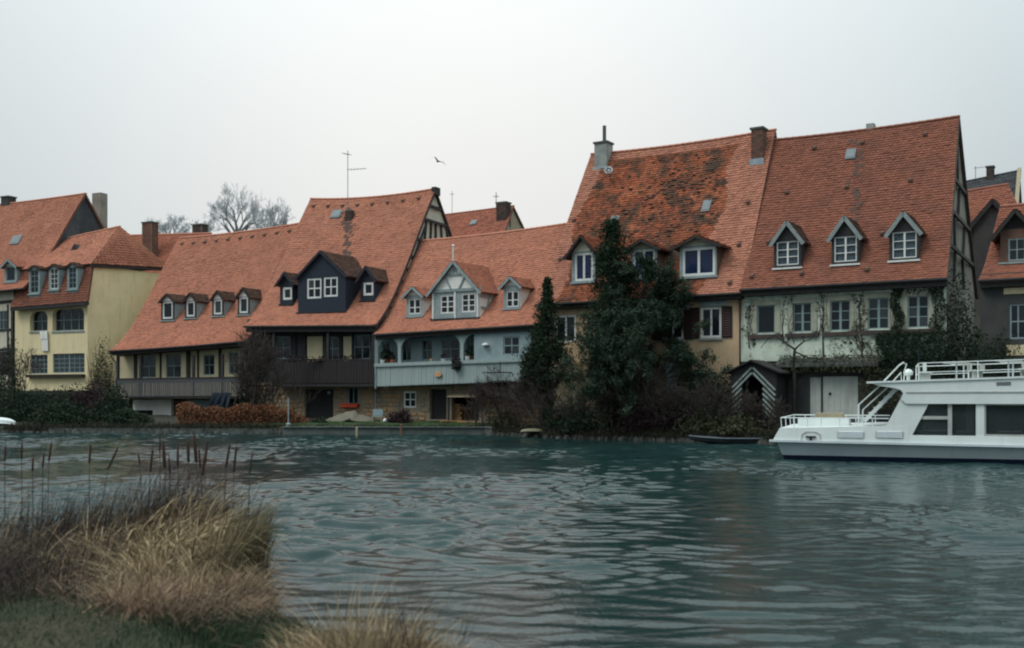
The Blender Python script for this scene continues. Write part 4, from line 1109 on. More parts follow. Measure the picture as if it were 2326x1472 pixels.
for i, o in enumerate(op):
    window(hH, o, .05, 1 if i == 0 else 2, 1 if i == 0 else 3, .05, .035, 'bluewin', single=False, mull=.1)
    t_ = .26
    sb = MB(); sb.box((o[0] - t_, -.05, o[2]), (o[0] - .01, -.0, o[3])); sb.box((o[1] + .01, -.05, o[2]), (o[1] + t_, .0, o[3])); sb.box((o[0] - t_, -.052, o[3] + .01), (o[1] + t_, 0, o[3] + t_ * .9))
    sb.build("window_surround", M['surround'], hH)
    MB().box((o[0] - t_ - .08, -.14, o[2] - .24), (o[1] + t_ + .08, .0, o[2] - .06)).build("sill", M['brick_dark'], hH)
for k, o in enumerate(opd):
    dm = MB().box((o[0], .1, o[2]), (o[1], .16, o[3])).build("door", M['door'], hH)
    n = 2 if k == 0 else 6
    bd = MB()
    for i in range(n): a = o[0] + (o[1] - o[0]) * i / n; MB().box((a + .006, .085, o[2]), (a + (o[1] - o[0]) / n - .006, .1, o[3])).build("plank", M['door'], dm)
    if k: MB().lathe((o[0] + .32, .07, o[2] + 1.05), [(.05, -.02), (.06, 0), (.05, .08)], 6).build("handle", M['soffit'], dm)
a_, b_, _, _ = px_rect(fr, 1770, 2000, 816, 830, 0)
MB().prism([(a_, .0, zl + .12), (a_, -.55, zl - .18), (a_, -.55, zl - .3), (a_, .0, zl - .2)], (b_ - a_, 0, 0)).build("canopy", M['concrete'], hH)
for (x0, x1, yt, yb, ya, wn_) in ((1758, 1820, 546, 607, 503, (1764, 1814, 548, 602)), (1889, 1951, 535, 599, 492, (1895, 1946, 537, 594)), (2020, 2087, 525, 590, 482, (2027, 2082, 526, 586))):
    dormer(hH, fr, rfH, x0, x1, yt, yb, ya, wn_, tile='tile_dark', wall='timber', gable='soffit', oh=.14, nx=2, ny=3, fw=.05, bw=.035, mull=.08, board='palegreen', boardw=.17, gm='glass_see', curtain=[(0.0, .3), (.36, .64), (.7, 1.0)], single=False, sill='whitewood')
skylight(hH, rfH, 1922, 1944, 341, 364)
MB().box(tuple(rfH.P(.55, 1) + [-.18, -.1, -.05]), tuple(rfH.P(.55, 1) + [.18, .3, .28])).build("ridge_vent", M['render_grey'], hH)
blotch(rH, rfH, [(1942, 345), (1945, 375), (1950, 370), (1943, 395), (1942, 420), (1944, 455), (1946, 480)], 'soot', n=34, spread=11)
for i in range(12): piece("vent_tile", vt, rH, rfH.P(.05 + (i * .37) % .9, (.08, .31, .62, .9)[i % 4], np.array(.03)))
zr = rfH.r1[2]; hgt = zr - rfH.e1[2]
lv = [zr - hgt * f for f in (.2, .4, .6, .8, .97)]
wr, fp, bp, gp_ = gable_frame(hH, rfH, 2 * s, uG, GZ, levels=lv[1:4], wd=.12, m='greytimber')
for i in range(4):
    za, zb_ = lv[i + 1], lv[i]; a, b_ = wr(za); n = 1 + (i > 1)
    for k in range(n):
        w = a + (b_ - a) * (k + 1) / (n + 1); MB().bar(gp_(w, za), gp_(w + (.5 if (k + i) % 2 else -.4), zb_), .11, .1, (1, 0, 0)).build("beam", M['greytimber'], hH)

# ---------------- houses in the narrow lane at the right
hI = house("corner_house", "dark fronted house beyond the lane with a wide tiled dormer", fr, 2280)
s = 3.6; wE = -.4
rfI = Roof(fr, fr.hit(2222, 637, wE), fr.hit(2560, 619, wE), fr.hit(2272, 470, s), fr.hit(2600, 432, s), 0.5, 0.05)
rI = std_roof(hI, fr, rfI, 2 * s, M['tile_brown'], ridge='tile_brown'); soffit(hI, rfI, .05, .3)
uL, uR = fr.hit(2226, 800, 0)[0], fr.hit(2555, 800, 0)[0]
op = [px_rect(fr, 2293, 2332, 690, 770, 0), px_rect(fr, 2380, 2425, 690, 770, 0)]
mb = MB(); wall_open(mb, uL, uR, GZ - .3, rfI.e0[2] + .3, 0, op, .16, 0); shell(mb, rfI, 2 * s, GZ, mi=0, mi_back=0)
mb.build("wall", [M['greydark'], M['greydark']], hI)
for o in op: window(hI, o, .05, 2, 2, .07, .05, 'bluewin', single=False)
for (x0, x1, yt, yb) in ((2280, 2345, 653, 667), (2286, 2345, 783, 807)):
    a, b_, c, d = px_rect(fr, x0, x1, yt, yb, -.03); MB().box((a, -.03, c), (b_, .02, d)).build("infill_panel", M['cream'], hI)
dormer(hI, fr, rfI, 2272, 2345, 520, 594, 478, (2290, 2330, 541, 592), tile='tile_brown', wall='tile_dark', gable='soffit', oh=.35, nx=2, ny=2, board='soffit', fm='greywood', single=True)
Fi = Frame(2240, 56, 32)
hJ = thing("lane_house", "small red roofed house with pointed dark gable standing behind the lane", "house", Fi, Fi.hit(2230, 800, 0), "houses behind the riverside row")
rfJ = Roof(Fi, Fi.hit(2172, 520, 0), Fi.hit(2330, 500, 0), Fi.hit(2180, 437, 2.6), Fi.hit(2290, 419, 2.6), .1)
std_roof(hJ, Fi, rfJ, 5.2, M['tile_brown'], width=.22, expo=.2, ridge='tile_brown')
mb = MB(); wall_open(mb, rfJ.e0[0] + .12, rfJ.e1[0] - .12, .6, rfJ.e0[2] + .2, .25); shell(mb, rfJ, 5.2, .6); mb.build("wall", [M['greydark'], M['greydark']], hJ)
# cross gable with two slopes
g0, g1, gp = Fi.hit(2203, 512, -1.4), Fi.hit(2292, 492, -1.4), Fi.hit(2255, 450, -1.4)
jb = MB(); sl = []
for (e0, e1) in ((g0, None), (g1, None)):
    f, r_ = e0, gp
    q = Roof(Fi, np.array([f[0], 2.2, f[2]]), f, np.array([r_[0], 2.2, r_[2]]), r_) if e0 is g0 else Roof(Fi, f, np.array([f[0], 2.2, f[2]]), r_, np.array([r_[0], 2.2, r_[2]]))
    roof_slab(jb, q, 1, 1, .1); sl.append(q)
jr = jb.build("roof", M['tile_under'], hJ)
for q in sl: tiles(q, jr, M['tile_brown'], .22, .2)
mb = MB().add([(g0[0] + .15, -1.25, .6), (g1[0] - .15, -1.25, .6), (g1[0] - .15, -1.25, g1[2]), (gp[0], -1.25, gp[2] - .1), (g0[0] + .15, -1.25, g0[2])], [(0, 1, 2, 3, 4)])
mb.add([(g1[0] - .15, -1.25, .6), (g1[0] - .15, 2.0, .6), (g1[0] - .15, 2.0, g1[2]), (g1[0] - .15, -1.25, g1[2])], [(0, 1, 2, 3)]); mb.add([(g0[0] + .15, -1.25, .6), (g0[0] + .15, 2.0, .6), (g0[0] + .15, 2.0, g0[2]), (g0[0] + .15, -1.25, g0[2])], [(3, 2, 1, 0)])
mb.build("gable_wall", M['greydark'], hJ)
for (p, q) in ((g0, gp), (g1, gp)): MB().bar(p + [0, -.02, -.12], q + [0, -.02, -.12], .22, .08).build("verge_board", M['soffit'], hJ)
Fk = Frame(2240, 85, 30)
hK = thing("slate_house", "grey slate roofed house with stone coped gable at the back of the lane", "house", Fk, Fk.hit(2250, 800, 0), "houses behind the riverside row")
rfK = Roof(Fk, Fk.hit(2120, 560, 0), Fk.hit(2280, 540, 0), Fk.hit(2160, 419, 5), Fk.hit(2317, 387, 5), .05)
std_roof(hK, Fk, rfK, 10, M['slate'], width=.3, expo=.28, ridge='slate')
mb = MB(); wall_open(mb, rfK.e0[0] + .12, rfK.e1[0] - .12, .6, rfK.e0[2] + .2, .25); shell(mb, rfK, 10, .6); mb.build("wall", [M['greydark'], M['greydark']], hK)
uu = max(rfK.e1[0], rfK.r1[0]) - .05
pk = [np.array([uu, p[1], p[2] + .12]) for p in rfK.P(np.ones(2), np.array([0, 1.]))]
MB().bar(pk[0], pk[1], .3, .3, (1, 0, 0)).build("gable_coping", M['tan'], hK)
chimney(hK, Fk, 2240, 2257, 379, 406, 4.7, 'brick_dark', .8, cap=True)
antenna(Fk, 5.2, 2216, 378, 412, [(382, 2212, 2240, 379, 5)], "small television aerial beside the chimney on the slate roof", .03)

# ---------------- house seen above the pale blue roof
Ff = Frame(1090, 82, 30)
hF = thing("gabled_rear_house", "rear house showing only a brick red roof and cream gable above the pale blue house", "house", Ff, Ff.hit(1100, 700, 0), "houses behind the riverside row")
rfF = Roof(Ff, Ff.hit(920, 575, 0), Ff.hit(1138, 552, 0), Ff.hit(985, 491, 4.0), Ff.hit(1167, 468, 4.0), .1, .02)
std_roof(hF, Ff, rfF, 8, M['tile_far'], width=.25, expo=.22, ridge='tile_far')
mb = MB(); wall_open(mb, rfF.e0[0] + .12, rfF.e1[0] - .12, .6, rfF.e0[2] + .2, .25); shell(mb, rfF, 8, .6); mb.build("wall", [M['tan'], M['tan']], hF)
chimney(hF, Ff, 1127, 1149, 461, 505, rfF.P(*rfF.find(1138, 503))[1], 'brick_dark', .8)
antenna(Ff, 4.2, 1127, 437, 475, [(447, 1121, 1133, 446, 3)], "short television aerial beside the chimney of the gabled rear house", .03)
antenna(Ff, 4.2, 1027, 434, 490, [(442, 1023, 1031, 441, 2)], "thin aerial rod close to the timbered gable of the tall house", .02)
skylight(hF, rfF, 1070, 1083, 502, 512)
# ------------------------------------------------------------------ ground, river
EDGE = [(-420, 60), (-120, 58.5)] + [((px - CX) / FPX * ground_y(py), ground_y(py)) for px, py in ((-300, 983), (0, 984), (650, 986), (1100, 987), (1250, 995), (1500, 1002), (1750, 1009), (2050, 1020), (2326, 1030))] + [(26, 35), (40, 33.5), (120, 32), (420, 32)]
EX, EY = np.array([e[0] for e in EDGE]), np.array([e[1] for e in EDGE])
def edge_y(x): return float(np.interp(x, EX, EY))
def ground_z(x, y):
    d = y - edge_y(x)
    return float(np.interp(d, [0, 1.0, 5, 15, 40, 200, 3000], [.3, .42, .6, .75, 1.0, 4, 30]))
xs = np.unique(np.concatenate([np.linspace(-420, -40, 20), np.linspace(-40, 40, 161), np.linspace(40, 420, 20), np.linspace(420, 3500, 6), np.linspace(-3500, -420, 6)]))
ds = [0, 0.0, .5, 1, 1.6, 2.4, 3.4, 5, 7, 10, 15, 22, 30, 40, 80, 200, 700, 3000]
V, F = [], []
for j, d in enumerate(ds):
    for x in xs:
        y = edge_y(x) + d
        z = -.8 if j == 0 else ground_z(x, y) + (0.05 * math.sin(x * 1.7 + d * 2) * math.cos(x * .6 - d) if d > .4 else 0)
        V.append((x, y, z))
nx_ = len(xs)
F = [(j * nx_ + i, j * nx_ + i + 1, (j + 1) * nx_ + i + 1, (j + 1) * nx_ + i) for j in range(len(ds) - 1) for i in range(nx_ - 1)]
np_object("far_bank_ground", V, F, M['earth'], kind="structure", smooth=False)
# grass strip of the garden lawn on the far bank
gx = np.linspace(-14.2, -1.2, 60); V, F = [], []
for j, d in enumerate(np.linspace(.75, 3.6, 8)):
    for x in gx: y = edge_y(x) + d; V.append((x, y, ground_z(x, y) + .06 + .03 * math.sin(x * 3 + j)))
F = [(j * 60 + i, j * 60 + i + 1, (j + 1) * 60 + i + 1, (j + 1) * 60 + i) for j in range(7) for i in range(59)]
np_object("far_bank_lawn", V, F, M['moss'], kind="structure")

def water_material():
    m = bpy.data.materials.new("river_water"); m.use_nodes = True
    nt = m.node_tree; b = nt.nodes["Principled BSDF"]
    tc = nt.nodes.new("ShaderNodeTexCoord")
    c = _mixc(nt, _ramp(nt, _noise(nt, tc.outputs["Object"], .12), .35, .65), (0.008, 0.024, 0.024), (0.012, 0.032, 0.031))
    nt.links.new(c, b.inputs["Base Color"])
    b.inputs["Roughness"].default_value = 0.05
    b.inputs["IOR"].default_value = 1.22
    b.inputs["Specular IOR Level"].default_value = 0.5
    b.inputs["Specular Tint"].default_value = (0.74, 0.96, 0.95, 1)
    bn = nt.nodes.new("ShaderNodeBump"); bn.inputs["Strength"].default_value = 0.3; bn.inputs["Distance"].default_value = 0.02
    nt.links.new(_noise(nt, tc.outputs["Object"], 11.0, 3.0, .6), bn.inputs["Height"])
    nt.links.new(bn.outputs[0], b.inputs["Normal"])
    return m
M['water'] = water_material()
wx = np.concatenate([np.linspace(-700, -44, 14)[:-1], np.arange(-44, -23, .17), np.arange(-23, 21, .072), np.arange(21, 44.01, .17), np.linspace(44, 700, 14)[1:]])
wy = np.concatenate([np.linspace(-300, 4, 8)[:-1], np.cumsum(np.concatenate([[4.0], np.linspace(.052, .085, 820)])), [61.0]])
X, Y = np.meshgrid(wx, wy)
Z = np.zeros_like(X)
wr_ = np.random.default_rng(5)
Xw, Yw = X.copy(), Y.copy()
for i in range(9):
    l = wr_.uniform(1.2, 5); t = wr_.uniform(0, 6.28); p = wr_.uniform(0, 6.28, 2); q = 2 * math.pi / l * (math.cos(t) * X + math.sin(t) * Y)
    Xw += .035 * l * np.sin(q + p[0]); Yw += .022 * l * np.sin(q + p[1])
NW = 80
lam = np.exp(wr_.uniform(math.log(.2), math.log(.85), NW))
th_ = R(82) + wr_.normal(0, R(20), NW)
for l, t in zip(lam, th_):
    k = 2 * math.pi / l
    Z += 0.0041 * l ** .92 * np.sin(k * (math.cos(t) * Xw + math.sin(t) * Yw) + wr_.uniform(0, 6.28))
patch = np.zeros_like(X)
for i in range(10):
    l = wr_.uniform(6, 22); t = wr_.uniform(0, 6.28)
    patch += np.sin(2 * math.pi / l * (math.cos(t) * X * 1.1 + math.sin(t) * Y * .7) + wr_.uniform(0, 6.28))
Z *= np.clip(1.0 + .26 * patch, .35, 1.8)
Z *= np.clip((44 - np.abs(X)) / 4, 0, 1) * np.clip((Y - 4) / 2, 0, 1) * np.clip((60.4 - Y) / 3, .25, 1)
ny_, nx_ = X.shape
idx = np.arange(ny_ * nx_).reshape(ny_, nx_)
F = np.stack([idx[:-1, :-1], idx[:-1, 1:], idx[1:, 1:], idx[1:, :-1]], -1).reshape(-1, 4)
np_object("river_water", np.stack([X, Y, Z], -1).reshape(-1, 3), F, M['water'], kind="structure", smooth=True)

SX = np.array([-700, -40, -12, -7.5, -5.2, -3.9, -3.35, -2.75, -2.1, -1, 0, 1.2, 3, 8, 40, 700])
SY = np.array([17, 16, 14.2, 13.6, 13.7, 13.9, 13.4, 12.2, 9.9, 8.9, 8.3, 7.6, 6.6, 6, 6, 6])
def shore_y(x): return np.interp(x, SX, SY)
def near_z(x, y):
    d = shore_y(x) - y
    s = lambda a, b: (lambda t: t * t * (3 - 2 * t))(np.clip((d - a) / (b - a), 0, 1))
    return -.45 + .62 * s(-.5, .5) + .33 * s(.4, 6) + .03 * np.sin(x * 2.3) * np.cos(y * 1.9)
bx = np.unique(np.concatenate([np.linspace(-700, -20, 12), np.arange(-20, 10, .22), np.linspace(10, 700, 12)]))
by = np.unique(np.concatenate([np.linspace(-600, -2, 10), np.arange(-2, 24, .22)]))
X, Y = np.meshgrid(bx, by); Z = near_z(X, Y)
ny_, nx_ = X.shape; idx = np.arange(ny_ * nx_).reshape(ny_, nx_)
F = np.stack([idx[:-1, :-1], idx[:-1, 1:], idx[1:, 1:], idx[1:, :-1]], -1).reshape(-1, 4)
M['bankearth'] = mat("damp_bank_earth", (0.036, 0.042, 0.026), (0.06, 0.052, 0.036), 1.2, 0.95, bump=.5, bscale=14, spec=.05)
np_object("near_bank_ground", np.stack([X, Y, Z], -1).reshape(-1, 3), F, M['bankearth'], kind="structure", smooth=True)

# river wall with coping blocks along the lawn
wq = thing("river_wall", "low stained concrete wall between the water and the strip of lawn", "wall", W0, (0, 0, 0))
n = 26; x0, x1 = -11.9, -1.0; mb = MB()
for i in range(n):
    a, b = x0 + (x1 - x0) * i / n, x0 + (x1 - x0) * (i + 1) / n
    ya, yb = edge_y(a), edge_y(b)
    mb.add([(a, ya - .25, -.6), (b, yb - .25, -.6), (b, yb - .2, .34), (a, ya - .2, .34), (a, ya + .4, .34), (b, yb + .4, .34)], [(0, 1, 2, 3), (3, 2, 5, 4)])
mb.build("wall_face", M['concrete'], wq)
for i in range(n):
    a, b = x0 + (x1 - x0) * i / n, x0 + (x1 - x0) * (i + 1) / n; ya, yb = edge_y(a), edge_y(b); h = .05 + rng.uniform(0, .03)
    MB().prism([(a + .01, ya - .3, .345), (b - .01, yb - .3, .345), (b - .01, yb + .2, .345), (a + .01, ya + .2, .345)], (0, 0, h)).build("coping_stone", M['concrete'], wq)
x0, x1 = -24.5, -12.2
wq = thing("river_wall", "long dark mossy edging of the bank below the rusty hedge and bushes", "wall", W0, (-18, edge_y(-18), 0))
n = 24; mb = MB()
for i in range(n):
    a, b = x0 + (x1 - x0) * i / n, x0 + (x1 - x0) * (i + 1) / n; ya, yb = edge_y(a), edge_y(b)
    mb.add([(a, ya - .2, -.6), (b, yb - .2, -.6), (b, yb - .12, .27), (a, ya - .12, .27), (a, ya + .5, .33), (b, yb + .5, .33)], [(0, 1, 2, 3), (3, 2, 5, 4)])
mb.build("wall_face", M['concrete'], wq)

# rough stones lying along the foot of the bank
sv, sf = [], []
for i in range(420):
    x = rng.uniform(-27, -12) if i < 160 else rng.uniform(-1.5, 13.5)
    y = edge_y(x) + rng.uniform(-.35, .25); r_ = rng.uniform(.07, .22); b0 = len(sv)
    for k in range(6):
        a = k * math.pi / 3 + rng.uniform(-.3, .3); sv.append((x + math.cos(a) * r_ * rng.uniform(.8, 1.3), y + math.sin(a) * r_ * rng.uniform(.6, 1), rng.uniform(-.15, .03)))
    for k in range(6):
        p = sv[b0 + k]; sv.append((x + (p[0] - x) * .6, y + (p[1] - y) * .6, rng.uniform(.05, .2) * (r_ / .15) ** .5))
    sf += [(b0 + k, b0 + (k + 1) % 6, b0 + 6 + (k + 1) % 6, b0 + 6 + k) for k in range(6)] + [(b0 + 6, b0 + 7, b0 + 8, b0 + 9), (b0 + 6, b0 + 9, b0 + 10, b0 + 11)]
M['rock'] = mat("wet_bank_stone", (0.045, 0.047, 0.042), (0.025, 0.028, 0.025), 1.5, .8, island=.5, spec=.2)
np_object("bank_rubble", sv, sf, M['rock'], kind="stuff")

# ------------------------------------------------------------------ passenger boat
M['boat'] = mat("white_boat_paint", (0.64, 0.69, 0.67), (0.58, 0.63, 0.61), 1.2, 0.4, patches=[((0.5, 0.47, 0.38), 2.5, .66, .85, 2)], spec=.5, streak=.12)
M['boathull'] = mat("shade_grey_hull_paint", (0.54, 0.60, 0.62), (0.47, 0.53, 0.55), 1.0, 0.45, spec=.5, streak=.2)  # bluish grey puts shade under the overhanging topsides into the colour
M['boatglass'] = glass_mat('boat_window_glass', (0.06, 0.075, 0.078), 0.5)
M['boot'] = mat("navy_boot_topping", (0.014, 0.022, 0.05), None, 2, 0.5)
M['vent'] = mat("grey_vent_slat", (0.42, 0.43, 0.40), None, 3, 0.6)
B = Frame(1775, 34.06, 20.0)
bo = B.hit(1775, 1040, 0); bo[2] = 0
boat = thing("passenger_boat", "white river passenger boat with railed upper deck and stern stairs, moored at the bank", "boat", B, bo)
bh = lambda px, py, w=0.0: B.hit(px, py, w)
BW, UL = 4.8, 21.0
zr0, zr1 = bh(1762, 1001)[2], bh(2326, 1014)[2]; ur0, ur1 = bh(1762, 1001)[0], bh(2326, 1014)[0]
rub = lambda u: zr0 + (zr1 - zr0) * (u - ur0) / (ur1 - ur0) * (1 if u < ur1 else 1)
dz0, dz1 = bh(1771, 972)[2], bh(2015, 968)[2]; du0, du1 = bh(1771, 972)[0], bh(2015, 968)[0]
dk = lambda u: dz0 + (dz1 - dz0) * (u - du0) / (du1 - du0)
uT = bh(1775, 1040)[0]
# lower hull: tapering below the rubbing strake, with a bow far to the right
def station(u):
    k = max(0, (u - 13) / (UL - 13)); h = BW / 2 * (1 - k ** 2) ; c = BW / 2
    return c - h, c + h
hb_ = MB(); us = [uT + .05] + list(np.linspace(uT + 1.2, 13, 8)) + list(np.linspace(14.2, UL - .05, 8))
prof = lambda u, z: (.10 + .30 * (1 - min(1, max(0, z) / max(.1, rub(u)))))
lv_ = (-.4, 0.0, .15, .4, None)
pts = []
for i, u in enumerate(us):
    a, b = station(u); row = []
    for z in lv_:
        zz = rub(u) - .01 if z is None else z
        ins = prof(u, zz); rake = (-.22 * (zz / rub(u)) if i == 0 else 0)
        row.append((u + rake, min(a + ins, BW / 2 - .02), zz))
    for z in lv_[::-1]:
        zz = rub(u) - .01 if z is None else z
        ins = prof(u, zz); rake = (-.22 * (zz / rub(u)) if i == 0 else 0)
        row.append((u + rake, max(b - ins, BW / 2 + .02), zz))
    pts.append(row)
nr_ = len(pts[0]); hb_.v = [p for r_ in pts for p in r_]
for i in range(len(us) - 1):
    for j in range(nr_ - 1):
        hb_.f.append([i * nr_ + j, (i + 1) * nr_ + j, (i + 1) * nr_ + j + 1, i * nr_ + j + 1]); hb_.m.append(1 if j in (0, 1, nr_ - 2, nr_ - 3) else 0)
hb_.f.append(list(range(nr_))); hb_.m.append(0)
hb_.build("hull", [M['boathull'], M['boot']], boat)
# topsides above the strake
zwb = bh(2200, 990)[2]; uW = bh(2072, 990)[0] - .1
tb = MB(); us2 = sorted([uT - .28] + us[1:] + [uW, uW + .03]); pts = []
dkk = lambda u: dk(u) if u <= uW + .01 else zwb
for i, u in enumerate(us2):
    a, b = station(max(u, 0)); pts.append([(u, a, rub(u)), (u + (.22 if i == 0 else 0), a + .02, dkk(u)), (u + (.22 if i == 0 else 0), b - .02, dkk(u)), (u, b, rub(u))])
tb.v = [p for r_ in pts for p in r_]
for i in range(len(us2) - 1):
    for j in range(4): tb.f.append([i * 4 + j, i * 4 + (j + 1) % 4, (i + 1) * 4 + (j + 1) % 4, (i + 1) * 4 + j][::-1]); tb.m.append(0)
tb.f.append([0, 1, 2, 3]); tb.m.append(0)
tb.build("topsides", M['boat'], boat)
MB().bar((uT - .38, -.02, rub(uT - .3) + .0), (13, -.02, rub(13)), .07, .07).build("rubbing_strake", M['boathull'], boat)
# cabin side built from plates round the windows
ucut = 13.0
def P_(px, py): q = bh(px, py, .0); return (q[0], .03, q[2])
zwt = bh(2200, 917)[2]; zwb = bh(2200, 990)[2]
top = lambda u: bh(2087, 866)[2] + (bh(2326, 857)[2] - bh(2087, 866)[2]) * (u - bh(2087, 866)[0]) / (bh(2326, 857)[0] - bh(2087, 866)[0])
W1 = [bh(2072, 990)[0], bh(2110, 917)[0]]
pil = [(bh(2217, 950)[0], bh(2236, 950)[0])]
gap = bh(2236, 950)[0] - bh(2217, 950)[0]; wl_ = 2.25
wins_ = [(W1[1], pil[0][0])]
x = pil[0][1]
while x + wl_ < ucut: wins_.append((x, x + wl_)); x += wl_ + gap
th = (0, .07, 0)
cab = MB()
uA = P_(2012, 968)
cab.prism([(uA[0], .03, dk(uA[0]) - .01), (uA[0], .03, zwb - .06), (W1[0], .03, zwb - .06), (W1[0], .03, zwb), (W1[1], .03, zwt), P_(2058, 917), P_(2045, 907)], th)
cab.prism([(W1[0], .03, zwb - .06), (ucut, .03, zwb - .06), (ucut, .03, zwb), (W1[0], .03, zwb)], th)
for (a, b) in zip(wins_[:-1], wins_[1:]): cab.prism([(a[1], .03, zwb), (b[0], .03, zwb), (b[0], .03, zwt), (a[1], .03, zwt)], th)
cab.prism([(wins_[-1][1], .03, zwb), (ucut, .03, zwb), (ucut, .03, zwt), (wins_[-1][1], .03, zwt)], th)
cab.build("cabin_side", M['boat'], boat)
cb2 = MB(); cb2.box((uA[0] + .9, BW - .1, zwb - .1), (ucut, BW - .03, zwb)); cb2.box((uA[0] + .9, BW - .1, zwb), (W1[1], BW - .03, zwt))
for (a, b) in zip(wins_[:-1], wins_[1:]): cb2.box((a[1], BW - .1, zwb), (b[0], BW - .03, zwt))
cb2.build("cabin_side", M['boat'], boat)
# upper band and overhanging deck
zseam = bh(2200, 892.5)[2]
ub = MB(); bot = [P_(2058, 917), P_(2046, 907), P_(2052, 894), P_(2047, 886), P_(2030, 881), P_(1992, 875), P_(1972, 868)]
tp = [P_(1975, 866.5)] + [(u, .03, top(u)) for u in (bh(2087, 866)[0], ucut)]
poly = [(ucut, .03, zwt)] + bot + tp
poly = [(p[0], -.03, p[2]) for p in poly][::-1]
ub.prism(poly, (0, BW + .06, 0))
ub.build("upper_deck", M['boat'], boat)
MB().bar((bh(2058, 893)[0], -.04, zseam + .02), (ucut, -.04, zseam + .05), .035, .03).build("seam_strip", M['vent'], boat)
MB().bar((bh(1968, 869)[0], -.05, bh(1968, 869)[2]), (ucut, -.05, top(ucut) - .02), .06, .05).build("deck_edge", M['boat'], boat)
MB().prism([tuple(np.array(P_(2263, 868)) - [0, .07, 0]), tuple(np.array(P_(2296, 867)) - [0, .07, 0]), tuple(np.array(P_(2296, 875)) - [0, .07, 0]), tuple(np.array(P_(2263, 876)) - [0, .07, 0])], (0, .05, 0)).build("vent_grille", M['metal'], boat)
# windows
for i, (a, b) in enumerate(wins_):
    if i == 0:
        q = [(W1[0], .13, zwb), (b, .13, zwb), (b, .13, zwt), (a, .13, zwt)]
        wf = MB(); um = bh(2158, 950)[0]
        wf.box((um - .06, .06, zwb), (um + .06, .12, zwt)); zb_ = bh(2120, 949)[2]
        wf.box((bh(2095, 949)[0] - .1, .065, zb_ - .05), (um - .06, .115, zb_ + .05))
        wfo = wf.build("window", M['vent'], boat)
        MB().prism(q, (0, .02, 0)).build("pane", M['boatglass'], wfo)
    else:
        wf = MB(); wf.box((a, .06, zwt - .05), (b, .12, zwt)); wf.box((a, .06, zwb), (b, .12, zwb + .05)); wf.box((a, .065, zwb + .05), (a + .05, .115, zwt - .05))
        wfo = wf.build("window", M['vent'], boat)
        MB().box((a, .13, zwb), (b, .15, zwt)).build("pane", M['boatglass'], wfo)
cbk = MB().box((uA[0] + .95, .6, zwb - .5), (ucut - .05, BW - .6, zwb - .42)); cbk.build("cabin_floor", M['soffit'], boat)
M['boatseat'] = mat('dark_blue_seat', (0.03, 0.045, 0.06), None, 3, .8)
for u in np.arange(W1[1] + .6, ucut - .6, 1.15):
    for w in (.65, 2.95): MB().box((u - .22, w, zwb - .42), (u + .22, w + 1.2, zwb - .05)).box((u + .12, w, zwb - .05), (u + .22, w + 1.2, zwb + .32)).build("seat", M['boatseat'], boat)
MB().prism([(bh(2030, 940)[0], .1, dk(0)), (bh(2068, 890)[0], .1, zwt + .1), (bh(2068, 890)[0], BW - .1, zwt + .1), (bh(2030, 940)[0], BW - .1, dk(0))], (.06, 0, 0)).build("cabin_bulkhead", M['boathull'], boat)
# rails
def rail(px_list, w, parent, r=.022, name="rail"):
    MB().tube([bh(x, y, 0)[:1].tolist() + [w, bh(x, y, 0)[2]] for x, y in px_list], r, 6).build(name, M['boat'], parent)
for w in (.12, BW - .12):
    t0, t1 = bh(2087, 825), bh(2326, 816.5); sl_ = (t1[2] - t0[2]) / (t1[0] - t0[0])
    m0, m1 = bh(2087, 846), bh(2326, 836)
    MB().tube([(t0[0], w, t0[2]), (ucut, w, t0[2] + sl_ * (ucut - t0[0]))], .015, 6).build("rail", M['boat'], boat)
    MB().tube([(t0[0], w, m0[2]), (ucut, w, m0[2] + sl_ * (ucut - t0[0]))], .013, 6).build("rail", M['boat'], boat)
    u = t0[0]; k = 0
    while u < ucut:
        MB().tube([(u, w, top(u) - .02), (u, w, t0[2] + sl_ * (u - t0[0]))], .02, 6).build("rail_post", M['boat'], boat); u += bh(2222, 830)[0] - t0[0]
MB().tube([(t0[0], .12, t0[2]), (t0[0], BW - .12, t0[2])], .024, 6).build("rail", M['boat'], boat)
zt_ = bh(1773, 949)[2]
us_ = bh(1773, 949)[0]; ue_ = bh(2019, 951)[0]
for w in (.1, BW - .1):
    MB().tube([(us_, w, zt_), (ue_, w, zt_)], .018, 6).build("stern_rail", M['boat'], boat)
    for f in (0, .12, .25, .38, .55, .7, .85): 
        u = us_ + (ue_ - us_) * f; MB().tube([(u + .02, w, dk(u)), (u, w, zt_)], .016, 5).build("rail_post", M['boat'], boat)
MB().tube([(us_, .1, zt_), (us_, BW - .1, zt_)], .018, 6).build("stern_rail", M['boat'], boat)
for f in (.33, .66): MB().tube([(us_ + .02, BW * f, dk(us_)), (us_, BW * f, zt_)], .016, 5).build("rail_post", M['boat'], boat)
u0_, u1_ = bh(1806, 960)[0], bh(1925, 960)[0]
MB().box((u0_, 1.0, dk(u0_)), (u1_, 2.6, bh(1850, 953)[2])).build("stern_locker", M['boat'], boat)
MB().box((bh(1835, 950)[0], 3.2, dk(0)), (bh(1905, 950)[0], 3.9, dk(0) + .42)).build("stern_seat", M['tan'], boat)
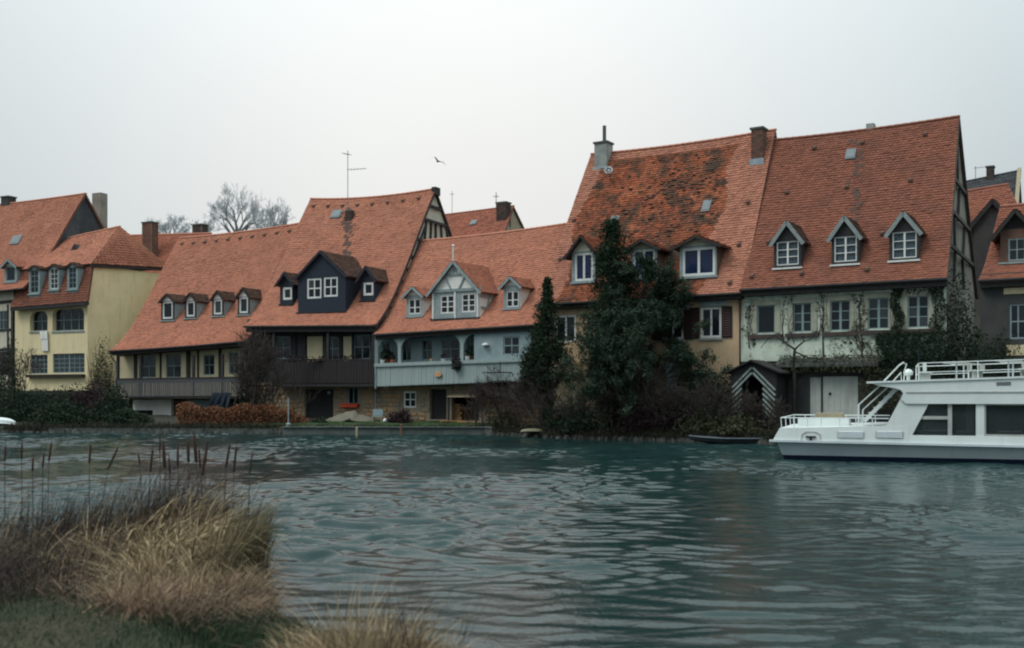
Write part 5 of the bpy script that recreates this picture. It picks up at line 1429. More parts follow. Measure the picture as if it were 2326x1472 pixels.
# stairs
def stair_path(l, w): return [(bh(x, y)[0], w, bh(x, y)[2]) for x, y in l]
for w in (.5, 1.35):
    MB().tube(stair_path([(1948, 966), (1948, 921), (1992, 881), (2042, 829), (2052, 822), (2060, 826), (2056, 838), (2053, 866)], w), .019, 6).build("stair_rail", M['boat'], boat)
    MB().tube(stair_path([(1957, 966), (1958, 932), (2012, 883), (2047, 845), (2048, 866)], w), .016, 6).build("stair_rail", M['boat'], boat)
    a, b = stair_path([(1962, 958), (2046, 872)], w); MB().bar(a, b, .12, .05).build("stair_stringer", M['boat'], boat)
a, b = np.array(stair_path([(1962, 958), (2046, 872)], .5))
for i in range(7):
    p = a + (b - a) * (i + .5) / 7; MB().box((p[0] - .12, .52, p[2]), (p[0] + .14, 1.33, p[2] + .03)).build("stair_tread", M['vent'], boat)
# louvred vents, hatch
for (xa, xb) in ((1902, 1963), (1989, 2052)):
    a, b = bh(xa, 994, -.0), bh(xb, 980, -.0); vm = MB(); vm.box((a[0], -.012, a[2]), (b[0], .01, b[2])); vo = vm.build("louvre_vent", M['vent'], boat)
    for k in range(5):
        z = a[2] + (b[2] - a[2]) * (k + .5) / 5; MB().bar((a[0] + .03, -.02, z), (b[0] - .03, -.02, z), .03, .02, (0, -1, .6)).build("slat", M['boathull'], vo)
hp = [(1820, 1000), (1822, 986), (1830, 981), (1853, 981), (1862, 986), (1865, 1000)]
MB().tube([(bh(x, y)[0], -.01, bh(x, y)[2]) for x, y in hp], .014, 5).build("hatch_rim", M['vent'], boat)
q = bh(1842, 992); MB().bar((q[0] - .16, -.05, q[2]), (q[0] + .16, -.05, q[2]), .05, .06).bar((q[0], -.03, q[2]), (q[0], -.03, q[2] - .12), .07, .05).build("cleat", M['soffit'], boat)
# deck furniture on the upper deck, vent and lamp
for px in (2163, 2285, 2420, 2560):
    for w, dzz in ((1.2, 0), (3.4, 0)):
        q = bh(px, 832, 0); u = q[0] + w * .15; zt = top(u) + .55; tb_ = MB()
        tb_.lathe((u, w, zt), [(.3, -.03), (.4, -.02), (.4, .01), (.3, .015)], 16); to = tb_.build("table_top", M['vent'], boat)
        MB().tube([(u, w, top(u)), (u, w, zt - .03)], .03, 6).build("table_leg", M['boathull'], to)
    for k in range(2):
        u = bh(px, 832)[0] + (-.75 if k == 0 else .75)
        be = MB(); be.box((u - .2, .5, top(u) + .25), (u + .2, 2.2, top(u) + .3)); be.box((u - .2 if k == 0 else u + .16, .5, top(u) + .3), (u - .16 if k == 0 else u + .2, 2.2, top(u) + .48)); be.box((u - .15, .6, top(u)), (u + .15, .7, top(u) + .25)); be.box((u - .15, 2.0, top(u)), (u + .15, 2.1, top(u) + .25))
        be.build("bench", M['vent'], boat)
q = bh(2064, 853); MB().lathe((q[0], .9, top(q[0]) - .02), [(.05, 0), (.06, .22), (.13, .24), (.15, .32), (.1, .4), (.02, .43)], 12).build("mushroom_vent", M['boat'], boat)
q = bh(2104, 840); MB().tube([(q[0], 2, top(q[0])), (q[0], 2, top(q[0]) + .62)], .06, 8).build("funnel", M['boat'], boat)
MB().tube([bh(2087, 825).tolist()[:1] + [.12, t0[2]], [t0[0], .12, t0[2] + .45]], .012, 4).build("flag_staff", M['boot'], boat)

# ------------------------------------------------------------------ small boats
def small_boat(name, label, pts, Yd, wdt, h, m, flip=False, group=None, z0=0.05):
    """pts: left and right pixel x; lofted hull seen from its side"""
    xl, xr = (pts[0] - CX) / FPX * Yd, (pts[1] - CX) / FPX * Yd
    e = thing(name, label, "boat", W0, ((xl + xr) / 2, Yd, z0), group)
    N, K = 13, 7; mb = MB(); vs = []
    for i in range(N):
        f = i / (N - 1); b = wdt / 2 * (max(0, 1 - abs(2 * f - 1) ** 2.6)) + .03
        sh = h * (1 + .35 * abs(2 * f - 1) ** 3); 
        for k in range(K):
            a = math.pi * k / (K - 1); y = -math.cos(a) * b; z = sh - math.sin(a) ** .6 * h * (1 - .45 * abs(2 * f - 1) ** 3)
            if flip: z = h * 1.35 - z
            vs.append((xl + (xr - xl) * f, Yd + y, z0 + z))
    fs = [(i * K + k, (i + 1) * K + k, (i + 1) * K + k + 1, i * K + k + 1) for i in range(N - 1) for k in range(K - 1)]
    mb.add(vs, fs); mb.build("hull", M[m], e)
    g = MB()
    for k in (0, K - 1): g.tube([vs[i * K + k] for i in range(N)], .035, 5)
    g.build("gunwale", M[m + '_rim'] if m + '_rim' in M else M[m], e)
    if not flip:
        for f in (.3, .55, .8):
            b = wdt / 2 * (1 - abs(2 * f - 1) ** 2.6); x = xl + (xr - xl) * f
            MB().box((x - .12, Yd - b, z0 + h * .72), (x + .12, Yd + b, z0 + h * .78)).build("thwart", M['greyslat'], e)
    return e
M['punt'] = mat("dark_tarred_wood", (0.02, 0.022, 0.026), None, 3, .6); M['punt_rim'] = mat("worn_blue_grey_gunwale", (0.075, 0.095, 0.115), None, 3, .6)
M['palehull'] = mat("pale_tan_hull", (0.22, 0.20, 0.13), None, 3, .7)
small_boat("wooden_punt", "long dark punt with blue grey gunwale lying beside the white passenger boat", (1566, 1800), 45.0, 1.1, .28, 'punt', z0=-.05)
e = small_boat("rowing_boat", "white upturned rowing boat lying on the bank at the far left edge", (-60, 36), 57.2, 1.1, .3, 'boat', flip=True, z0=.42)
e = small_boat("rowing_boat", "pale tan upturned hull pulled out on the bank near the dark conifers", (1183, 1238), 51.0, .7, .11, 'palehull', flip=True, z0=.28)

# ------------------------------------------------------------------ garden shed
S = Frame(1709, 46.8, 30)
so = S.hit(1709, 915, 0)
shed = thing("garden_shed", "dark shed with pale slats slanting like an arrow over its open doorway", "shed", S, so)
ua, ub_ = S.hit(1661, 900, 0)[0], S.hit(1764, 900, 0)[0]; zf = ground_z(*S.world((ua, 0, 0))[:2]); zea, zap = S.hit(1709, 845, 0)[2], S.hit(1709, 823, 0)[2]; uc = S.hit(1709, 900, 0)[0]
zdt = S.hit(1709, 855, 0)[2]; hw = S.hit(1732, 900, 0)[0] - uc
mb = MB(); dp = 2.0
mb.add([(ua, 0, zf), (uc - hw, 0, zf), (uc - hw, 0, zdt), (ua, 0, zdt)], [(0, 1, 2, 3)]); mb.add([(uc + hw, 0, zf), (ub_, 0, zf), (ub_, 0, zdt), (uc + hw, 0, zdt)], [(0, 1, 2, 3)])
mb.add([(ua, 0, zdt), (ub_, 0, zdt), (ub_, 0, zea), (uc, 0, zap), (ua, 0, zea)], [(0, 1, 2, 3, 4)])
for u, o in ((ua, 1), (ub_, -1)): mb.add([(u, 0, zf), (u, dp, zf), (u, dp, zea), (u, 0, zea)], [(0, 1, 2, 3)][::o])
mb.add([(ua, dp, zf), (ub_, dp, zf), (ub_, dp, zea), (uc, dp, zap), (ua, dp, zea)], [(4, 3, 2, 1, 0)])
mb.build("wall", M['doordark'], shed)
mb = MB()
for sx, ue in ((-1, ua - .25), (1, ub_ + .25)):
    ze = zea - .25 * (zap - zea) / (uc - ua)
    mb.prism([(ue, -.25, ze + .03), (uc, -.25, zap + .05), (uc, -.25, zap + .12), (ue, -.25, ze + .10)], (0, dp + .4, 0))
mb.build("roof", M['soffit'], shed)
M['slatpale'] = mat("pale_grey_green_slat", (0.25, 0.30, 0.28), (0.16, 0.2, 0.19), 4, .7)
for sx in (-1, 1):
    for k in range(9):
        c = zap - .2 - k * .235                      # height of this slat at the centre line
        sl_ = 1.0
        uo = abs((ub_ if sx > 0 else ua) - uc) - .05
        u_in = 0.03 if c > zdt + .08 else hw + .02
        z_in = c - u_in * sl_; z_out = c - uo * sl_
        if z_out < zf + .1: uo = (c - zf - .1) / sl_; z_out = zf + .1
        if uo - u_in < .12 or z_in > zea + (zap - zea) * (1 - u_in / (uc - ua)) - .05: continue
        MB().bar((uc + sx * u_in, -.025 - .004 * (k % 2), z_in), (uc + sx * uo, -.025 - .004 * (k % 2), z_out), .085, .035).build("slat", M['slatpale'], shed)

# ------------------------------------------------------------------ small garden things on the far bank
def G(px, py, Yd=None):
    """ground point seen at a pixel"""
    Yd = Yd or 57.0
    for _ in range(12):
        x = (px - CX) / FPX * Yd; z = ground_z(x, Yd); Yd = Yd + .5 * (ground_y(py, z) - Yd)
    return np.array([x, Yd, z])
def on(px, Yd, dz=0.0):
    x = (px - CX) / FPX * Yd; return np.array([x, Yd, ground_z(x, Yd) + dz])
p = on(655, 55.9); e = thing("white_post", "slim white post standing at the end of the rusty hedge", "post", W0, p)
MB().tube([p - [0, 0, .2], p + [0, 0, 1.45]], .032, 7).lathe(p + [0, 0, -.05], [(.16, 0), (.13, .16), (.05, .2)], 8).build("post", M['bluewall'], e)
q = R2.hit(795, 921, -.16); e = thing("flower_box", "long red plastic flower box under the ground floor window", "flower box", R2, q)
MB().prism([(q[0] - .55, -.3, q[2] - .1), (q[0] - .6, -.32, q[2] + .1), (q[0] + .6, -.32, q[2] + .1), (q[0] + .55, -.3, q[2] - .1)], (0, .28, 0)).build("trough", M['red'], e)
MB().bar((q[0] - .62, -.33, q[2] + .1), (q[0] + .62, -.33, q[2] + .1), .04, .03).build("rim", M['red'], e)
p = on(805, 58.6); e = thing("sand_heap", "long low heap of grey tan sand against the stone wall", "sand heap", W0, p)
N, K = 28, 12; vs = []
for i in range(N):
    for k in range(K):
        fx, fy = i / (N - 1) * 2 - 1, k / (K - 1) * 2 - 1
        r_ = math.hypot(fx, fy * .9); h = max(-.1, (.62 if fx < .1 else .42) * (1 - r_ ** 1.4) + .05 * math.sin(i * 1.7) * math.sin(k * 2.1))
        vs.append(p + np.array([fx * 1.75, fy * .8, h]))
MB().add(vs, [(i * K + k, (i + 1) * K + k, (i + 1) * K + k + 1, i * K + k + 1) for i in range(N - 1) for k in range(K - 1)]).build("heap", M['sand'], e, smooth=True)
p = on(857, 58.0); e = thing("garden_bench", "small pale blue seat standing beside the sand heap", "bench", W0, p)
sb = MB().box(tuple(p + [-.28, -.2, .3]), tuple(p + [.28, .2, .36])); sb.build("seat", M['bluewall'], e)
MB().box(tuple(p + [-.28, .2, .38]), tuple(p + [.28, .24, .72])).build("backrest", M['bluewall'], e)
for sx in (-.24, .24):
    for sy in (-.16, .16): MB().box(tuple(p + [sx - .03, sy - .03, -.05]), tuple(p + [sx + .03, sy + .03, .3])).build("leg", M['tan'], e)
p = on(875, 57.6); e = thing("white_ball", "small white ball on the grass beside the round dark bush", "ball", W0, p)
MB().lathe(p + [0, 0, .12], [(.02, -.13), (.08, -.1), (.125, -.03), (.125, .03), (.08, .1), (.02, .13)], 12).build("ball", M['whitepot'], e, smooth=True)
q = R2.hit(507, 905, -1.2); e = thing("blue_tarpaulin", "dark blue tarpaulin hanging in folds under the slatted balcony", "tarpaulin", R2, q)
tb_ = MB(); N = 12; vs = []
for i in range(N):
    f = i / (N - 1)
    for k in range(5):
        g = k / 4; vs.append((q[0] - .75 + 1.5 * f - .35 * g, -1.3 + .12 * math.sin(i * 2.2) * g, q[2] + .35 - g * (.9 + .3 * math.sin(i * 1.9))))
tb_.add(vs, [(i * 5 + k, (i + 1) * 5 + k, (i + 1) * 5 + k + 1, i * 5 + k + 1) for i in range(N - 1) for k in range(4)]).build("sheet", M['navy'], e)
for px, py, h_, m_, lb in ((912, 990, .55, 'brick', "reddish mooring stake standing in the water below the lawn"), (812, 989, .4, 'tan', "short pale mooring stake at the river wall")):
    yq = ground_y(py); q = np.array([(px - CX) / FPX * yq, yq - .35, 0.]); e = thing("mooring_stake", lb, "stake", W0, q, "mooring stakes at the river wall")
    MB().tube([q - [0, 0, .6], q + [.02, 0, h_]], [.07, .055], 7).lathe(q + [.02, 0, h_], [(.055, 0), (.05, .03), (.01, .05)], 7).build("post", M[m_], e)
# firewood
q = R1.hit(1046, 950, .3); q[2] = ground_z(*R1.world(q)[:2])
def log_stack(name, label, q, cols, rows, m):
    e = thing(name, label, "firewood stack", R1, q, "firewood under the lean-to")
    mes = [MB().tube([(0, 0, 0), (0, .5, 0)], [.085, .08], 7).mesh("log", [M[m]]) for _ in range(2)]
    for j in range(rows):
        for i in range(cols - (rng.random() < .2 and j == rows - 1)):
            s = rng.uniform(.75, 1.1)
            piece("log", mes[(i + j) % 2], e, q + np.array([(i + (j % 2) * .5 - cols / 2) * .165, rng.uniform(-.05, .05), .08 + j * .145]), rot=(0, rng.uniform(0, 6), 0), scale=(s, 1, s))
    return e
M['logend'] = mat("split_log_wood", (0.34, 0.19, 0.08), (0.22, 0.12, 0.055), 9, .85, island=.3)
M['logdark'] = mat("old_log_wood", (0.10, 0.07, 0.05), (0.06, 0.045, 0.035), 9, .85, island=.3)
log_stack("firewood_stack", "stack of warm orange split logs beside the dark plank door", q + [-.35, 0, 0], 5, 7, 'logend')
log_stack("firewood_stack", "stack of older dark logs in the corner of the lean-to", q + [.75, .05, 0], 6, 6, 'logdark')
bp = q + [.1, -.75, .0]; e = thing("leaning_board", "pair of honey coloured boards lying in front of the log stacks", "board", R1, bp)
MB().bar(bp + [-.9, 0, .06], bp + [1.0, -.1, .06], .2, .05, (0, 0, 1)).build("board", M['logend'], e); MB().bar(bp + [-.7, -.2, .12], bp + [.8, -.05, .12], .16, .04, (0, 0, 1)).build("board", M['logend'], e)
lt = R1.hit(1050, 900, -.35); e = thing("lean_to_roof", "tan sheet roof on posts sheltering the firewood stacks", "lean-to", R1, np.array([lt[0], -.35, q[2]]))
for k in range(6):
    a = lt[0] - .75 + k * .32; MB().prism([(a, -.7, lt[2] - .05), (a + .3, -.7, lt[2] - .05), (a + .3, .0, lt[2] + .2), (a, .0, lt[2] + .2)], (0, 0, .03)).build("roof_board", M['tan'], e)
for u in (lt[0] - .7, lt[0] + 1.1): MB().box((u - .04, -.68, q[2] - .1), (u + .04, -.6, lt[2] - .05)).build("post", M['soffit'], e)
# gull
g = np.array(at(995, 367, 45)); e = thing("gull", "dark gull gliding with bent wings in the pale sky", "bird", W0, g)
mb = MB(); mb.tube([g + [-.25, 0, .02], g + [-.1, 0, .03], g + [.12, 0, .0], g + [.28, 0, -.02]], [.02, .06, .055, .01], 6)
for s_ in (-1, 1):
    r0 = g + [0, .04 * s_, .03]; mb.add([r0 + [-.1, 0, 0], r0 + [.1, 0, 0], r0 + [.06, .28 * s_, .13], r0 + [.02, .62 * s_, .02 if s_ > 0 else -.1], r0 + [-.07, .3 * s_, .15]], [(0, 1, 2, 4), (4, 2, 3)])
    mb.add([r0 + [-.1, 0, -.015], r0 + [.1, 0, -.015], r0 + [.06, .28 * s_, .12], r0 + [.02, .62 * s_, .012 if s_ > 0 else -.11], r0 + [-.07, .3 * s_, .14]], [(4, 2, 1, 0), (3, 2, 4)])
mb.build("gull_body", M['greyslat'], e)
INFO[e.name] = g; e.rotation_euler = (R(-25), 0, R(-60)); e.scale = (.62, .62, .62)
# ------------------------------------------------------------------ plants
def grow(out, p, d, L, r, lvl, mx, g, spread=.55, up=.12, nk=3, wob=.12, shrink=.68, rs=.58):
    n = 4; pts = [np.array(p)]; rad = [r]
    d = d / np.linalg.norm(d)
    for i in range(n):
        d = d + g.normal(0, wob, 3) + np.array([0, 0, up * .4]); d /= np.linalg.norm(d)
        pts.append(pts[-1] + d * L / n); rad.append(r * (1 - .42 * (i + 1) / n))
    out.append((pts, rad, lvl))
    if lvl >= mx: return
    for k in range(nk + (1 if g.random() < .35 else 0)):
        f = g.uniform(.35, 1.0) if k else 1.0
        i = min(n - 1, int(f * n)); q = pts[i] + (pts[i + 1] - pts[i]) * (f * n - i)
        a = g.normal(0, 1, 3); a -= d * (a @ d); a /= np.linalg.norm(a) + 1e-9
        nd = d * 1.0 + a * spread * g.uniform(.7, 1.5) + np.array([0, 0, up])
        grow(out, q, nd, L * shrink * g.uniform(.75, 1.15), max(r * rs * (1 - .3 * f), .004), lvl + 1, mx, g, spread, up, nk, wob, shrink, rs)
def twig_ribbons(lines, parent, m, name, wmin=.006, kind=None):
    """thin three-sided twigs as one mesh"""
    V, F = [], []; b = 0
    for pts, rad, _ in lines:
        P = np.array(pts); n = len(P)
        D = np.gradient(P, axis=0); D /= np.linalg.norm(D, axis=1)[:, None] + 1e-9
        s = np.cross(D, [0.31, .2, .93]); s /= np.linalg.norm(s, axis=1)[:, None] + 1e-9; t = np.cross(s, D)
        rr = np.maximum(np.array(rad), wmin)[:, None]
        for k in range(3):
            a = 2.094 * k; V.append(P + (s * math.cos(a) + t * math.sin(a)) * rr)
        for k in range(3):
            o, q = b + k * n, b + ((k + 1) % 3) * n
            for i in range(n - 1): F.append((o + i, q + i, q + i + 1, o + i + 1))
        b += 3 * n
    return np_object(name, np.concatenate(V), F, M[m], parent, kind=kind)
def bare_tree(name, label, base, H, seed, mx=5, r=.12, lean=(0, 0), spread=.6, m='bark', mt='twig', group=None, wmin=.008, trunk=.35, nk=3, up=.12, cat="tree", stems=1, shrink=.68, wob=.12):
    g = np.random.default_rng(seed); base = np.array(base, float)
    e = thing(name, label, cat, W0, base, group)
    out = []
    for s in range(stems):
        d = np.array([lean[0] + (g.normal(0, .35) if stems > 1 else 0), lean[1] + (g.normal(0, .3) if stems > 1 else 0), 1.0])
        b = base + (np.array([g.normal(0, .15), g.normal(0, .15), 0]) if stems > 1 else 0) - [0, 0, .1]
        grow(out, b, d, H * trunk, r, 0, mx, g, spread, up, nk, wob, shrink)
    mb = MB()
    for pts, rad, l in out:
        if l <= 1: mb.tube(pts, rad, 7 if l == 0 else 5, cap=False)
    mb.build("trunk" if cat == "tree" else "stem", M[m], e, smooth=True)
    twig_ribbons([o for o in out if o[2] > 1], e, mt, "crown" if cat == "tree" else "twigs", wmin)
    return e, out
def conifer(label, base, H, prof, seed, n, size, m='conifer', dome=1.0, lean=0.0, name="conifer_tree"):
    """dense evergreen: drooping sprays packed along a ragged profile"""
    g = np.random.default_rng(seed); base = np.array(base, float)
    e = thing(name, label, "tree", W0, base)
    top = base + [lean, 0, H]
    MB().tube([base - [0, 0, .2], base + [lean * .5, 0, H * .5], top - [0, 0, .3]], [.16, .1, .02], 7).build("trunk", M['bark'], e)
    P = []; nb = n // 26; lines = []
    for i in range(nb):
        h = 1 - math.sqrt(g.uniform(0, 1)) if g.random() < .55 else g.uniform(0, 1)
        a = g.uniform(0, 2 * math.pi)
        R_ = np.interp(h, [q[0] for q in prof], [q[1] for q in prof]) * (1 + .22 * math.sin(a * 3 + h * 9 + seed) + .16 * math.sin(a * 5 - h * 17)) * g.uniform(.55, 1.12)
        c = base + np.array([lean * h + math.cos(a) * R_, math.sin(a) * R_, h * H])
        ax = base + np.array([lean * h, 0, max(.2, h * H - R_ * .25)])
        k = 26; s = g.uniform(0.45, 1.0, k) ** .7
        q = ax + (c - ax) * s[:, None] + g.normal(0, 1, (k, 3)) * (.09 + .11 * R_) * np.array([1, 1, .8]) * s[:, None]
        P.append(q)
        if i % 3 == 0: lines.append(([ax, (ax + c) / 2 + [0, 0, .05], c], [.03, .02, .008], 1))
    twig_ribbons(lines, e, 'bark', "limb", kind=None)
    cards(np.concatenate(P), size, m, e, "crown", up=.0, aspect=1.9)
    return e
def pine(label, base, H, seed, m='pine', r=.14, lean=(0, 0), width=1.0, size=.15, tuft=20, name="pine_tree"):
    g = np.random.default_rng(seed); base = np.array(base, float)
    e = thing(name, label, "tree", W0, base)
    out = []; tr = [base - [0, 0, .2]]
    for i in range(8): tr.append(base + np.array([lean[0] * (i + 1) / 8 * H + g.normal(0, .06), lean[1] * (i + 1) / 8 * H + g.normal(0, .06), H * (i + 1) / 8 * .96]))
    MB().tube(tr, [r * (1 - .1 * i) for i in range(9)], 8).build("trunk", M['bark'], e)
    for i in range(34):
        f = g.uniform(.18, .99); j = min(7, int(f * 8)); q = tr[j] + (tr[j + 1] - tr[j]) * (f * 8 - j); a = g.uniform(0, 6.28)
        L = width * (1.25 - f) * H * .30 * g.uniform(.7, 1.2) + .25
        grow(out, q, np.array([math.cos(a), math.sin(a), .15 + .5 * f]), L, .035, 1, 3, g, .55, .06, 3, .1, .55)
    twig_ribbons(out, e, 'bark', "limb", .008)
    P = []
    for pts, rad, l in out:
        for s in (1.0, .6):
            if l == 1 and s < 1: continue
            c = pts[-1] * s + pts[-3] * (1 - s); P.append(c + g.normal(0, .10, (tuft // 2 if l < 3 else tuft, 3)))
    cards(np.concatenate(P), size, m, e, "crown", up=.5, aspect=2.7)
    return e
def leafy_bush(name, label, base, rx, ry, h, n, size, m, seed=1, group=None, cat="bush", box=False, twigs=24, tm='twig', power=.5):
    g = np.random.default_rng(seed); base = np.array(base, float)
    e = thing(name, label, cat, W0, base, group)
    if box: P = g.uniform(-1, 1, (n, 3)) * [rx, ry, h / 2] + [0, 0, h / 2]; P[:, 2] *= 1 + .12 * np.sin(P[:, 0] * 1.7) + .08 * np.sin(P[:, 0] * 4.3)
    else:
        d = g.normal(size=(n, 3)); d /= np.linalg.norm(d, axis=1)[:, None]; d[:, 2] = np.abs(d[:, 2])
        lump = 1 + .2 * np.sin(d[:, 0] * 5 + seed) + .18 * np.sin(d[:, 1] * 7 + d[:, 2] * 6)
        P = d * (g.uniform(.1, 1, n) ** power * lump)[:, None] * [rx, ry, h]
    lines = []
    for i in range(twigs):
        a = g.uniform(0, 6.28); t = base + np.array([math.cos(a) * rx * g.uniform(.2, 1.05), math.sin(a) * ry * g.uniform(.2, 1), h * g.uniform(.6, 1.15)])
        if box: t = base + np.array([g.uniform(-rx, rx), g.uniform(-ry, ry), h * g.uniform(.7, 1.1)])
        b = base + np.array([(t - base)[0] * (.25 if not box else .95), (t - base)[1] * .25, -.1])
        lines.append(([b, (b + t) / 2 + g.normal(0, .06, 3), t], [.016, .011, .005], 1))
    twig_ribbons(lines, e, tm, "stem", .006)
    cards(base + P, size, m, e, "foliage", aspect=1.5)
    return e

# --- distant bare trees beyond the roofs
for (px, top, Yd, wid, sd, fk, nl, ox, lab) in ((540, 424, 112, 135, 3, .80, 7, 0.0, "tallest bare tree beyond the long low roof, with a forked trunk"), (614, 456, 118, 78, 8, .78, 6, .12, "smaller bare tree leaning right beside the tallest bare tree"), (388, 487, 125, 100, 12, .86, 6, 0.0, "hazy bare tree showing behind the brick chimneys"), (462, 503, 128, 50, 15, .9, 5, 0.0, "lowest bare tree peeping over the roof beside the dark chimney")):
    x = (px - CX) / FPX * Yd; zt = CAMZ + (HY - top) / FPX * Yd; zg = ground_z(x, Yd)
    H_ = zt - zg; g = np.random.default_rng(sd); e = thing("bare_tree", lab, "tree", W0, (x, Yd, zg), "bare trees beyond the roofs")
    out = []; base = np.array([x, Yd, zg]); cw = wid / FPX * Yd / 2
    fork = base + [0, 0, H_ * fk]; tr = [base - [0, 0, .3], base + [g.normal(0, .2), 0, H_ * fk * .5], fork]
    for k in range(nl):
        an = math.pi * (k % 2) + g.normal(0, .55); sp_ = (.25, .3, .7, .7, 1.05, 1.05, .5)[k % 7]
        grow(out, fork - [0, 0, g.uniform(0, H_ * .08)], np.array([math.cos(an) * sp_, math.sin(an) * sp_, 1.0]), H_ * (1 - fk) * .50, .15, 1, 6, g, .62, .06, 3, .1, .70, .6)
    P = np.concatenate([np.array(o[0]) for o in out])
    kz = (zt - fork[2]) / (np.percentile(P[:, 2], 99.5) - fork[2]); kx = cw / np.percentile(np.abs(P[:, 0] - x), 98)
    out = [([base * [0, 0, 0] + np.array([x + (q[0] - x) * kx + ox * (q[2] - fork[2]), Yd + (q[1] - Yd) * kx, fork[2] + (q[2] - fork[2]) * kz]) for q in o[0]], o[1], o[2]) for o in out]
    mb = MB(); mb.tube(tr, [.34, .3, .24], 8)
    for o in out:
        if o[2] <= 2: mb.tube(o[0], o[1], 6, cap=False)
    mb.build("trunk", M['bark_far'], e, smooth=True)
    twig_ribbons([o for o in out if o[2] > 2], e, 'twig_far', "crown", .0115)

# --- dark conifers in front of the mossy house
conifer("narrow dark cypress at the corner of the pale blue house", on(1243, 51.9), 7.3, [(0, .03), (.26, .25), (.36, 1.2), (.5, 1.2), (.72, .72), (.9, .28), (1, .05)], 21, 20000, .085)
conifer("tall dark conifer rising in front of the mossy roof", on(1396, 50.2), 9.9, [(0, .3), (.12, .8), (.3, 1.1), (.5, 1.12), (.75, .9), (.9, .72), (1, .25)], 33, 36000, .09, lean=-.15)
pine("feathery blue green pine beside the tall dark conifer", on(1462, 49.6), 7.3, 5, width=1.1, size=.072, tuft=26)
pine("lower feathery pine spreading below the red shutters", on(1445, 49.0), 5.2, 9, width=1.5, size=.072, tuft=34)
leafy_bush("evergreen_bush", "dark evergreen bush hanging over the corner of the blue balcony", on(1204, 52.4) + [0, 0, 2.2], .6, .6, 1.6, 3000, .085, 'conifer', 4, twigs=10)
# --- evergreen hedge row by the shed
for i, (px, h, Yd) in enumerate(((1562, 2.9, 48.6), (1608, 3.0, 48.2), (1648, 2.5, 47.6))):
    leafy_bush("hedge_bush", ("dark hedge bush next to the porch pillar", "tallest dark hedge bush below the red shutters", "dark hedge bush touching the shed")[i], on(px, Yd), 1.0, .8, h, 5200, .09, 'ivy', 40 + i, "dark hedge bushes below the mossy house", twigs=16)
# --- bare brush along the water below the conifers
bl_ = ["purple brown thicket at the foot of the narrow cypress", "grey bare shrub before the cream porch wall", "bare shrub leaning over the water below the tall conifer", "tangled brown shrub on the bank between porch wall and pillar", "dense purple thicket below the feathery pine", "bare shrub beside the porch pillar", "low purple thicket above the tip of the dark punt", "brown shrub below the dark hedge bushes", "purple shrub at the foot of the slatted shed", "low bare shrub beside the slatted shed"]
for i, (px, Yd, H) in enumerate(((1232, 51.3, 2.6), (1290, 50.9, 1.7), (1345, 49.9, 2.2), (1400, 49.4, 2.6), (1452, 48.7, 2.8), (1510, 48.0, 2.6), (1560, 47.4, 2.0), (1610, 47.0, 2.3), (1668, 46.2, 1.7), (1738, 45.7, 1.6))):
    bare_tree("bare_shrub", bl_[i], on(px, Yd), H, 60 + i, mx=4, r=.028, spread=.5, m='twig_purple', mt='twig_purple', group="bare shrubs below the conifers", wmin=.007, trunk=.5, nk=3, cat="shrub", stems=7, up=.05, wob=.16)
for i, (px, Yd, r_, h, m, lab) in enumerate(((1330, 49.6, 1.3, 1.3, 'ivy', "low dark evergreen mound at the water's edge below the tall conifer"), (1480, 48.2, 1.5, 1.5, 'wine', "dark reddish mound of brush below the feathery pine"), (1410, 49.9, 1.0, 2.4, 'conifer', "dark evergreen skirt at the base of the tall conifer"), (1600, 46.9, 1.2, 1.0, 'olive', "olive mound above the dark punt"), (1690, 45.6, 1.5, .8, 'olive', "low olive scrub on the bank in front of the slatted shed"), (1725, 46.1, .6, .8, 'wine', "wine dark bush at the shed doorway"), (1270, 51.0, .9, 1.1, 'ivy', "dark creeper mound beside the cream porch wall"))):
    leafy_bush("low_bush", lab, on(px, Yd), r_, .7, h, 3000, .085, m, 80 + i, "low bushes along the water", twigs=20, tm='twig_purple')
# --- bare tree and saplings before the dark house
bare_tree("bare_tree", "dark twiggy bare tree standing between slatted and brown balconies", on(578, 57.4), 6.4, 101, mx=6, r=.1, spread=.55, m='bark', mt='twig', wmin=.008, trunk=.34, group=None)
bare_tree("bare_tree", "second dark bare tree crowding the corner of the brown balcony", on(598, 57.6), 5.4, 102, mx=6, r=.07, spread=.55, m='bark', mt='twig', wmin=.009, trunk=.36)
bare_tree("bare_sapling", "thin bare sapling crossing the lower edge of the long roof", on(528, 57.6), 5.6, 104, mx=5, r=.06, spread=.5, m='bark', mt='twig', wmin=.008, trunk=.4)
bare_tree("bare_shrub", "dark bare shrub beneath the brown balcony beside the hedge", on(605, 57.8), 3.0, 108, mx=4, r=.03, spread=.55, m='twig', mt='twig', wmin=.008, trunk=.5, cat="shrub", stems=8)
leafy_bush("climbing_bush", "dark climbing plant massed between the slatted balcony and the navy dormer house", on(578, 58.6), 1.15, .6, 4.7, 4500, .09, 'ivy', 111, twigs=30)
